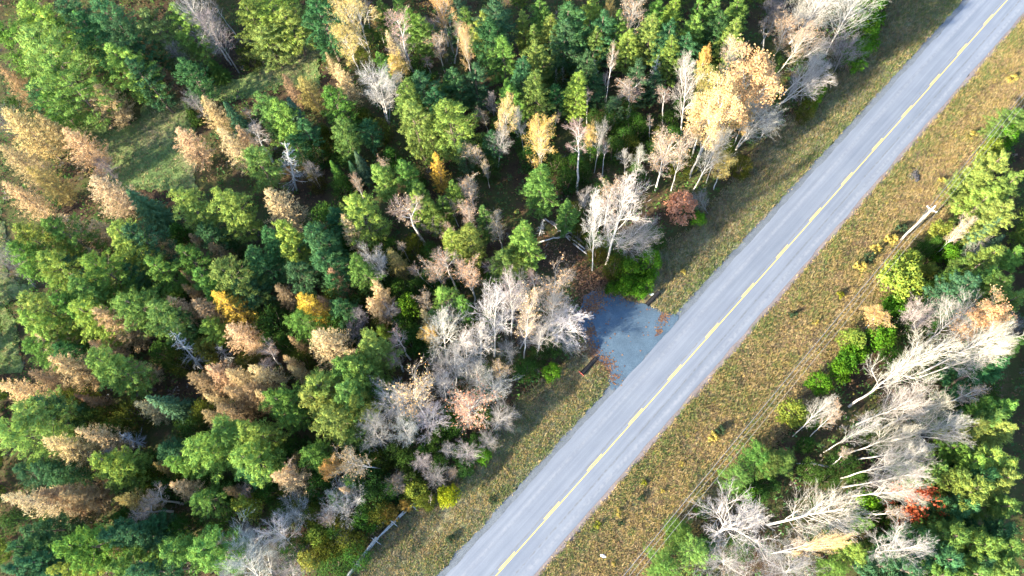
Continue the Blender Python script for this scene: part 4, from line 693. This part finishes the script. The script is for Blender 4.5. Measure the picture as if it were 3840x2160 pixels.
for nm, c in LM.items():
    c = np.array(c, float)
    sect = {}
    for p in PLACED:
        d = p['mid'] - c; r = np.hypot(*d)
        if abs(d[0]) > abs(d[1]): s = 'right of' if d[0] > 0 else 'left of'
        else: s = 'below' if d[1] > 0 else 'above'
        sect.setdefault((p['cls'], s), []).append((r, id(p), p))
    for (k, s), lst in sect.items():
        lst.sort(key=lambda q: q[0])
        for i, (r, _, p) in enumerate(lst[:10]):
            CAND.setdefault(id(p), []).append((r * (1 + .55 * i) + 160 * i, f"{k}, {ORD[i]} {s} the {nm}"))
SPECIAL = {('N', 'whitest dead conifer'): 'whitest dead conifer, a grey-white skeleton among dark cedars', ('N', 'spidery dead conifer at left'): 'spidery grey dead conifer leaning beside a small yellow-green bush at left',
 ('Yp', 'big orange-gold tree by the road'): 'big orange-gold tree, largest golden crown, beside the upper roadside', ('Yo', 'bright orange-gold aspen'): 'bright orange-gold aspen just above a light green pine in the middle',
 ('Ly', 'bright yellow cone-shaped larch'): 'bright yellow cone-shaped larch standing alone among green pines', ('Wt', 'big white forked tree'): 'big white forked bare tree with a wide fan crown, upper middle',
 ('Lp', 'very large peach larch at lower left'): 'very large peach larch lying over a dark gap at lower left', ('Wt', 'white bare tree near the fence'): 'white bare tree seen from above, just left of the split-rail fence',
 ('Gy', 'broad yellow-green bush'): 'broad yellow-green bush at the forest edge below the utility pole', ('Yp', 'peach-gold crown on the right'): 'peach-gold crowned tree rising among white bare trees on the right'}
SELF = {}
for (lk, nm), txt in SPECIAL.items():
    c = np.array(LM[nm], float); best = min((q for q in PLACED if q['look'] == lk), key=lambda q: np.hypot(*(q['mid'] - c))); SELF[id(best)] = (nm, txt)
OWN = {'R': 'rusty-brown leafy maple standing alone on the forest edge beside the road', 'Rr': 'red-orange leafy maple among bare trees and pines at lower right', 'Sl': 'small lone yellow-green sapling in the grass between fence and road'}
used_l = {}
for p in PLACED:
    if id(p) in SELF: l = SELF[id(p)][1]
    elif p['look'] in OWN: l = OWN[p['look']]
    else: l = min(CAND.get(id(p), [(0, p['cls'] + ' deep in the forest')]))[1]
    p['o']['label'] = l; used_l.setdefault(l, []).append(p)

# ------------------------------------------------------------------ undergrowth: low growth between the trunks, beyond counting
def forest_mask(x, y):
    u, v = UV(x, y); ok = (v < np.interp(u, [q[0] for q in VL_OUT], [q[1] for q in VL_OUT]) - .4) | (v > np.interp(u, [q[0] for q in VR_OUT], [q[1] for q in VR_OUT]) + .4)
    for P_ in (CLR_W, CL2_W, GLADE, [W(*q) for q in PULL]): ok &= ~inside(np.array(P_), x, y)
    return ok
q = np.stack([RNG.uniform(-120, 95, 9500), RNG.uniform(-8, 118, 9500)], 1); q = q[forest_mask(q[:, 0], q[:, 1])]
lv = Leaves()
for x, y in q:
    t = RNG.random(); r = RNG.uniform(.4, 1.3); z = float(terr(x, y)) + RNG.uniform(.1, 1.6)
    c = np.array([(.055, .115, .028), (.04, .09, .032), (.095, .10, .03), (.12, .08, .05), (.15, .13, .115)][int(np.searchsorted([.42, .68, .8, .92], t))])
    k0 = len(lv.k); n_ = 16; puff(lv, RNG, (x, y, z), r, n_, .42, .22, .7, .5, 1.0); lv.k[-1] = lv.k[-1] * c
o = link('undergrowth', lv.mesh('undergrowth', M_TUFT)); o['kind'] = 'stuff'
qq = np.stack([RNG.uniform(-120, 95, 26000), RNG.uniform(-8, 118, 26000)], 1); qq = qq[forest_mask(qq[:, 0], qq[:, 1])]
litter('fallen_leaves', qq, .17, [(.12, .07, .04), (.09, .05, .03), (.16, .10, .05), (.06, .045, .03)])

# the wood goes on beyond the picture on the sun's side: one mass, too far out to count
def mass(name, XYH):
    VV, FF, CC = [], [], []; n0 = 0
    for x, y, h in XYH:
        parts, H0, R0 = PROTO['pine'][RNG.integers(0, 9)]; me = parts[1][1]; k_ = len(me.vertices); co = np.empty(k_ * 3, np.float32); me.vertices.foreach_get('co', co); co = co.reshape(-1, 3, 3)
        tn = np.empty(k_ * 4, np.float32); me.color_attributes['tint'].data.foreach_get('color', tn); tn = tn.reshape(-1, 3, 4)
        sel = RNG.random(len(co)) < .5; co = co[sel].copy(); tn = tn[sel]; ctr = co.mean(1, keepdims=True); co = ctr + (co - ctr) * 1.45
        a = RNG.uniform(0, 6.28); ca, sa = math.cos(a), math.sin(a); s = h / H0; X = co[..., 0] * ca - co[..., 1] * sa; Y = co[..., 0] * sa + co[..., 1] * ca
        VV.append(np.stack([X * s * 1.1 + x, Y * s * 1.1 + y, co[..., 2] * s], -1).reshape(-1, 3)); CC.append((tn[..., :3] * np.array([.08, .12, .022])).reshape(-1, 3))
    VV = np.concatenate(VV); o = link(name, np_mesh(name, VV, np.arange(len(VV)).reshape(-1, 3), M_TUFT, np.concatenate(CC))); o['kind'] = 'stuff'
pts = []
for k_ in range(900):
    x, y = RNG.uniform(-150, 130), RNG.uniform(-15, 150); px = project(x, y, 7.0); px0 = project(x, y, 14.0)
    u_, v_ = UV(x, y)
    out = px0[1] < -190 or (px0[0] > 4000 and v_ > 18)
    if out and px0[0] > -300 and px0[0] < 4500 and px0[1] > -550 and px0[1] < 2300 and abs(v_) > 18 and all((x - a) ** 2 + (y - b) ** 2 > 22 for a, b, _ in pts): pts.append((x, y, RNG.uniform(12, 16)))
pts = pts[:90]
for k_ in range(60):
    p_ = gp(RNG.uniform(-480, -130), RNG.uniform(1050, 2150), 9.0)
    if all((p_[0] - a) ** 2 + (p_[1] - b) ** 2 > 14 for a, b, _ in pts): pts.append((p_[0], p_[1], RNG.uniform(8, 10)))
mass('surrounding_forest', pts)

# ================================================================== things beside the road
M_PLASTIC = plain_mat('black_corrugated_plastic', [(0.35, (0.006, 0.006, 0.007)), (0.65, (0.016, 0.016, 0.018))], 5.0, 0.7, spec=.15)
M_POLE = plain_mat('pale_pole_wood', [(0.3, (0.34, 0.31, 0.27)), (0.7, (0.46, 0.43, 0.38))], 3.0, 0.8)
M_WIRE = plain_mat('wire_metal', [(0.3, (0.20, 0.20, 0.2)), (0.7, (0.28, 0.28, 0.28))], 3.0, 0.5)
M_CABLE = plain_mat('black_cable', [(0.3, (0.02, 0.02, 0.025)), (0.7, (0.045, 0.045, 0.05))], 3.0, 0.6)
M_PORC = plain_mat('pale_insulator', [(0.3, (0.5, 0.5, 0.5)), (0.7, (0.7, 0.7, 0.7))], 3.0, 0.3)
M_RAIL = plain_mat('weathered_rail', [(0.3, (0.15, 0.165, 0.18)), (0.7, (0.30, 0.31, 0.32))], 2.5, 0.85)
M_LOG = plain_mat('barkless_log', [(0.3, (0.22, 0.21, 0.21)), (0.7, (0.38, 0.365, 0.35))], 2.0, 0.85)
M_LOGD = plain_mat('dark_log', [(0.3, (0.08, 0.075, 0.07)), (0.7, (0.17, 0.16, 0.16))], 2.0, 0.9)
M_ROCK = plain_mat('pale_rock', [(0.3, (0.55, 0.55, 0.56)), (0.7, (0.8, 0.8, 0.82))], 2.0, 0.7)
M_STONE = plain_mat('dark_stone', [(0.3, (0.015, 0.015, 0.018)), (0.7, (0.05, 0.048, 0.055))], 3.0, 0.9)
M_RED = plain_mat('red_painted_wood', [(0.3, (0.5, 0.06, 0.04)), (0.7, (0.65, 0.16, 0.11))], 4.0, 0.7)
M_BOARD = plain_mat('grey_board', [(0.3, (0.42, 0.5, 0.55)), (0.7, (0.6, 0.68, 0.72))], 3.0, 0.7)

def g3(px, py, h=0.0):
    p = gp(px, py, h); return np.array([p[0], p[1], h])
# utility poles: one in the picture, its neighbours on the same line beyond the frame carry the wires
pb = gp(3377, 900); PH = 10.5
def pole(p, label):
    r = empty('utility_pole', (p[0], p[1], 0)); tag(r, label, 'utility pole')
    z0 = float(terr(*p)) - .3
    a = MB(); a.tube([(0, 0, z0), (0, 0, 5), (0, 0, PH)], [.19, .165, .13], 12); a.build('shaft', M_POLE, r, True)
    c = MB(); n3 = np.array([RN[0], RN[1], 0]); u3 = np.array([RU[0], RU[1], 0]); c.box(n3 * 0 + u3 * .17 + np.array([0, 0, PH - 1.05]), n3 * .8, u3 * .045, (0, 0, .06)); c.build('crossarm', M_POLE, r)
    for s in (-1, 1):
        b = MB(); b.tube([n3 * s * .62 + u3 * .24 + np.array([0, 0, PH - 1.08]), u3 * .17 + np.array([0, 0, PH - 1.75])], .025, 4); b.build('brace', M_WIRE, r)
    for q in (-.72, .72): 
        b = MB(); zt = PH - .97; P_ = n3 * q + u3 * .17; b.tube([P_ + (0, 0, zt), P_ + (0, 0, zt + .06), P_ + (0, 0, zt + .1), P_ + (0, 0, zt + .2)], [.05, .05, .085, .045], 8); b.build('insulator', M_PORC, r)
    b = MB(); b.tube([(0, 0, PH), (0, 0, PH + .1), (0, 0, PH + .15), (0, 0, PH + .28)], [.05, .05, .09, .045], 8); b.build('insulator', M_PORC, r)
    b = MB(); b.box(-n3 * .2 + np.array([0, 0, 7.6]), n3 * .07, u3 * .05, (0, 0, .1)); b.box(-n3 * .2 + np.array([0, 0, 6.9]), n3 * .07, u3 * .05, (0, 0, .1)); b.build('cable_clamp', M_WIRE, r)
    return r
pole(pb, 'pale wooden utility pole with a crossarm on the dry right verge')
SPAN = 92.0
for s, wds in ((-1, 'pale wooden utility pole below the bottom edge of the view'), (1, 'pale wooden utility pole beyond the upper right corner of the view')):
    pole(pb + RU * SPAN * s, wds)
def wire(off_n, off_u, z, rad, sag, mat, label):
    b = MB(); pts = []
    for s in (-1, 0):
        for i in range(14 + (s == 0)):
            t = i / 14; p = pb + RU * (SPAN * (s + t) + off_u) + RN * off_n; pts.append((p[0], p[1], z - sag * 4 * t * (1 - t)))
    b.tube(pts, rad, 5); o = b.build('wire', mat); tag(o, label, 'wire', 'wires along the road')
wire(-.72, .17, PH - .76, .02, 1.0, M_CABLE, 'overhead wire on the road-side end of the crossarm')
wire(0, 0, PH + .3, .015, .9, M_WIRE, 'thin overhead wire running over the pole top')
wire(.72, .17, PH - .76, .015, 1.0, M_WIRE, 'thin overhead wire on the forest-side end of the crossarm')
wire(-.24, 0, 7.6, .027, .9, M_CABLE, 'black upper cable clamped below the crossarm')
wire(-.24, 0, 6.9, .022, 1.1, M_WIRE, 'grey lowest cable clamped below the crossarm')

# culvert pipes at both sides of the pullout
def culvert(u0, u1, v, label):
    r = empty('culvert_pipe', (*W((u0 + u1) / 2, v), 0)); tag(r, label, 'culvert pipe', 'culvert pipe ends')
    c = W((u0 + u1) / 2, v); b = MB(); n_ = 33; pts = []; rad = []
    for i in range(n_):
        u = u0 + (u1 - u0) * i / (n_ - 1); p = W(u, v) - c; pts.append((p[0], p[1], -.02)); rad.append(.36 + .022 * (1 if i % 2 else -1))
    b.tube(pts, rad, 16, False); b.build('pipe_wall', M_PLASTIC, r)
    b = MB(); b.tube(pts, .32, 14, False); b.build('pipe_lining', M_PLASTIC, r)
    for e in (0, -1):
        b = MB(); P_ = np.array(pts[e]); d = np.array([RU[0], RU[1], 0]) * .03; b.tube([P_ - d, P_ + d], .40, 16, False); b.tube([P_ - d, P_ + d], .345, 16, False); b.build('rim', M_PLASTIC, r)
culvert(34.3, 37.3, -9.85, 'black corrugated culvert pipe at the upper end of the gravel pullout')
culvert(19.2, 22.4, -9.9, 'black corrugated culvert pipe at the lower end of the gravel pullout')
a, b2 = g3(2433, 1102), g3(2461, 1101); bd = MB(); ctr = (a + b2) / 2; ax_ = (b2 - a) / 2; pe = np.array([-ax_[1], ax_[0], 0]); pe = pe / np.linalg.norm(pe)
zb = float(terr(ctr[0], ctr[1])) + .12
bd.box((ctr[0], ctr[1], zb), ax_, pe * .15, (0, 0, .04)); tag(bd.build('board', M_BOARD), 'pale blue-grey board lying beside the upper culvert pipe', 'board')
a, b2 = g3(2171, 1392), g3(2190, 1409); st_ = MB(); za = float(terr(a[0], a[1])) + .12; zb = float(terr(b2[0], b2[1])) + .16
st_.tube([(a[0], a[1], za + .3), (b2[0], b2[1], zb + .25)], .06, 6); tag(st_.build('marker_stake', M_RED), 'red painted marker stake lying at the mouth of the lower culvert pipe', 'stake')
# white rock and pile of dark stones on the right verge
def rock(name, c, s, mat, seed, parent=None):
    rng = np.random.default_rng(seed); me = bpy.data.meshes.new(name); import bmesh
    bm = bmesh.new(); bmesh.ops.create_icosphere(bm, subdivisions=2, radius=1)
    k_ = rng.normal(size=(6, 3)); 
    for v in bm.verts:
        d = np.array(v.co); f = 1 + .16 * sum(math.sin(2.2 * d @ q + i) for i, q in enumerate(k_)) / 2.2; v.co = Vector(d * f * s)
    bm.to_mesh(me); bm.free(); me.materials.append(mat); o = link(name, me, parent); o.location = c; o.rotation_euler = (0, 0, rng.uniform(0, 6)); return o
p = gp(2262, 2085); tag(rock('rock', (p[0], p[1], float(terr(*p)) + .15), np.array([.28, .42, .3]), M_ROCK, 3), 'small white rock lying in the dry grass at the bottom of the right verge', 'rock')
p = gp(3425, 655); r = empty('stone_heap', (p[0], p[1], float(terr(*p)))); tag(r, 'heap of dark stones and sticks on the right verge above the utility pole', 'stone heap')
for i in range(26):
    a = random.uniform(0, 6.28); d = random.random() ** .6; rock('stone', (math.cos(a) * d * 1.0 - d * math.sin(a) * .3, math.sin(a) * d * 1.5, .12 + .3 * (1 - d)), np.array([random.uniform(.15, .38), random.uniform(.15, .36), random.uniform(.12, .26)]), M_STONE, 40 + i, r)
for i in range(5):
    b = MB(); a = random.uniform(.4, 1.2); c = np.array([random.uniform(-.6, .6), random.uniform(-.8, .8), .5]); d = np.array([math.cos(a), math.sin(a), .1]); b.tube([c - d * .8, c + d * .8], .025, 5); b.build('stick', M_LOGD, r)
# fallen trunks in the glade
q7 = 300 / 1932
def zz7(x, y): return 1960 + x * q7, 780 + y * q7
for pts, r0, mat, lab in [([(540, 270), (800, 450), (1010, 650), (1150, 800)], .10, M_LOG, 'long grey fallen trunk, outermost on the glade side of the log pile'), ([(800, 470), (930, 560), (1060, 680)], .09, M_LOG, 'short pale fallen trunk bending in the middle of the log pile'),
                          ([(1090, 675), (1290, 820), (1500, 1000)], .13, M_LOG, 'pale thick fallen trunk at the lower right of the log pile'), ([(1220, 860), (1380, 990), (1545, 1118)], .12, M_LOG, 'pale fallen trunk reaching out furthest towards the white birch foot'),
                          ([(390, 858), (640, 790), (740, 750), (860, 752), (1010, 665), (1180, 600)], .09, M_LOG, 'crooked white fallen trunk lying across the other logs'), ([(1130, 470), (1290, 612)], .08, M_LOG, 'short grey fallen stick at the top of the log pile'),
                          ([(660, 340), (960, 470), (1140, 600), (1480, 870)], .17, M_LOGD, 'dark thick fallen trunk at the back of the log pile'), ([(800, 300), (1000, 480), (1180, 620), (1420, 790)], .12, M_LOGD, 'dark thin fallen trunk half hidden under cedar branches'),
                          ([(560, 970), (630, 850)], .05, M_LOGD, 'dark stick lying below the crooked white trunk'), ([(525, 1240), (575, 1150)], .05, M_LOG, 'short pale stick alone in the shaded glade')]:
    b = MB(); P_ = []; n_ = len(pts)
    for i, (x, y) in enumerate(pts):
        g = gp(*zz7(x, y)); P_.append((g[0], g[1], float(terr(*g)) + r0 + .12 + (.25 if 'crooked' in lab else 0) + (.1 if 'dark' in lab else 0)))
    r0 *= 1.35; b.tube(P_, np.linspace(r0, r0 * .6, n_), 8)
    if n_ > 2:
        for i in range(4):
            k_ = random.randrange(n_ - 1); a = np.array(P_[k_]) * .5 + np.array(P_[k_ + 1]) * .5; d = np.array([random.uniform(-1, 1), random.uniform(-1, 1), .4]); b.tube([a, a + d * .8], [r0 * .35, .01], 4)
    tag(b.build('fallen_trunk', mat, None, True), lab, 'log', 'fallen trunks in the glade')
a, b2 = gp(*tp('L', 205, 603)), gp(*tp('L', 468, 632)); m_ = (a + b2) / 2
b = MB(); b.tube([(a[0], a[1], .35), (m_[0], m_[1] + .2, .5), (b2[0], b2[1], .4)], [.07, .11, .14], 8); b.tube([(m_[0], m_[1], .5), (m_[0] - .6, m_[1] + 1.0, .9)], [.05, .015], 5)
tag(b.build('fallen_trunk', M_LOG, None, True), 'white fallen birch trunk lying beside the green pine at lower right', 'log')

# split-rail fence with crossed stakes at its joints
J = [(1300, 1010 - 215), (1190, 915), (1050, 1045), (920, 1180), (780, 1355)]
JP = [gp(*tp('J', x, y)) for x, y in J[1:]]
stp = JP[3] - JP[2]; JP = [JP[0]] + JP[1:] + [JP[3] + stp, JP[3] + stp * 2]
fr = empty('rail_fence', (*JP[2], 0)); tag(fr, 'weathered grey split-rail fence with crossed stakes along the lower left verge', 'fence')
org = np.array([*JP[2], 0.0])
for i in range(len(JP) - 1):
    a, b2 = JP[i], JP[i + 1]; d = (b2 - a) / np.linalg.norm(b2 - a); nn = np.array([-d[1], d[0]])
    for k_, (h_, s_) in enumerate(((.32, .10), (.62, -.08), (.92, .10), (1.22, -.05), (1.42, .16))):
        if k_ == 4 and i % 2: continue
        A_ = np.array([*(a - d * .35 + nn * s_ * (1 if i % 2 else -1)), h_ + random.uniform(-.05, .05)]) - org; B_ = np.array([*(b2 + d * .35 + nn * s_ * random.uniform(-1, 1)), h_ + random.uniform(-.05, .05)]) - org
        z_ = float(terr(*a)); A_[2] += z_; B_[2] += z_; m_ = (A_ + B_) / 2 + np.array([0, 0, -.03]); r_ = random.uniform(.05, .075)
        r0 = MB(); r0.tube([A_, m_, B_], [r_, r_ * 1.05, r_ * .9], 6); r0.build('rail', M_RAIL, fr)
for i, a in enumerate(JP):
    d = JP[min(i + 1, len(JP) - 1)] - JP[max(i - 1, 0)]; d /= np.linalg.norm(d); nn = np.array([-d[1], d[0]]); z_ = float(terr(*a))
    for s in (-1, 1):
        f0 = a + nn * s * .85 + d * .08 * s; t0 = a - nn * s * .42 + d * .08 * s; st_ = MB(); st_.tube([np.array([*f0, z_ - .1]) - org, np.array([*t0, z_ + 1.75]) - org], [.06, .05], 6); st_.build('stake', M_RAIL, fr)

# tall weeds on the verges; some dark clumps stand in for weed shadows
WEEDS = [('H', 925, 360, 95, 'y'), ('H', 820, 425, 80, 'y'), ('H', 695, 560, 90, 'y'), ('H', 368, 978, 55, 'y'), ('H', 550, 775, 60, 'g'), ('D', 1540, 1020, 70, 'y'), ('D', 1310, 1355, 50, 'y'), ('D', 1850, 580, 70, 'y'), ('K', 1515, 400, 80, 'y'), ('K', 1285, 600, 45, 'y'), ('K', 1140, 805, 35, 'y'), ('K', 805, 970, 60, 'y'), ('K', 1000, 745, 45, 'g'), ('K', 770, 1365, 40, 'y'), ('G', 1300, 590, 45, 'y'), ('K', 650, 1060, 60, 'g'), ('H', 1005, 275, 80, 'd'), ('H', 770, 495, 90, 'd'), ('K', 1570, 350, 80, 'd'), ('H', 200, 920, 70, 'd'), ('J', 1470, 1170, 70, 'd'), ('J', 1780, 880, 60, 'd'), ('K', 980, 860, 60, 'd'), ('K', 820, 1050, 55, 'd')]
WC = {'y': ((.33, .27, .07), 'bright yellow weed clump'), 'g': ((.17, .18, .02), 'pale green weed clump'), 'd': ((.035, .06, .03), 'dark weed-and-shadow clump')}
WP = []
for i, (t, x, y, w, c) in enumerate(WEEDS):
    c0 = tp(t, x, y); p = gp(*c0, .5); parts, H0, R0 = PROTO['weed'][i % 2]; R_ = w * S_T * depth(*c0) / F_PX / 2
    r = empty('weed_clump', (p[0], p[1], float(terr(*p)) - .05)); s = R_ / R0 * 1.1; r.scale = (s, s, max(.7, min(s, 1.6))); r.rotation_euler = (0, 0, random.uniform(0, 6))
    for nm, me in parts: o = link(nm, me, r); o.color = (*WC[c][0], 1)
    r['category'] = 'weed'; r['group'] = 'weed clumps on the verges'; WP.append((r, WC[c][1], np.array(c0)))
LMW = {'utility pole foot': (3377, 900), 'heap of dark stones': (3425, 655), 'white rock': (2262, 2085), 'gravel pullout': (2330, 1250), 'broad yellow-green bush': (3400, 1050), 'split-rail fence': (1400, 2020), 'lone yellow-green sapling': (1672, 1890), 'upper right corner': (3840, 0), 'lower culvert pipe': (2205, 1375)}
cd = {}
for nm, c in LMW.items():
    by = {}
    for r, w_, m_ in WP: by.setdefault(w_, []).append((np.hypot(*(m_ - np.array(c))), id(r), r))
    for w_, l in by.items():
        l.sort(key=lambda q: q[0])
        for i, (d, _, r) in enumerate(l[:10]): cd.setdefault(id(r), []).append((d * (1 + .5 * i), f'{w_} on the verge, {ORD[i]} to the {nm}'))
for r, _, _ in WP: r['label'] = min(cd[id(r)])[1]
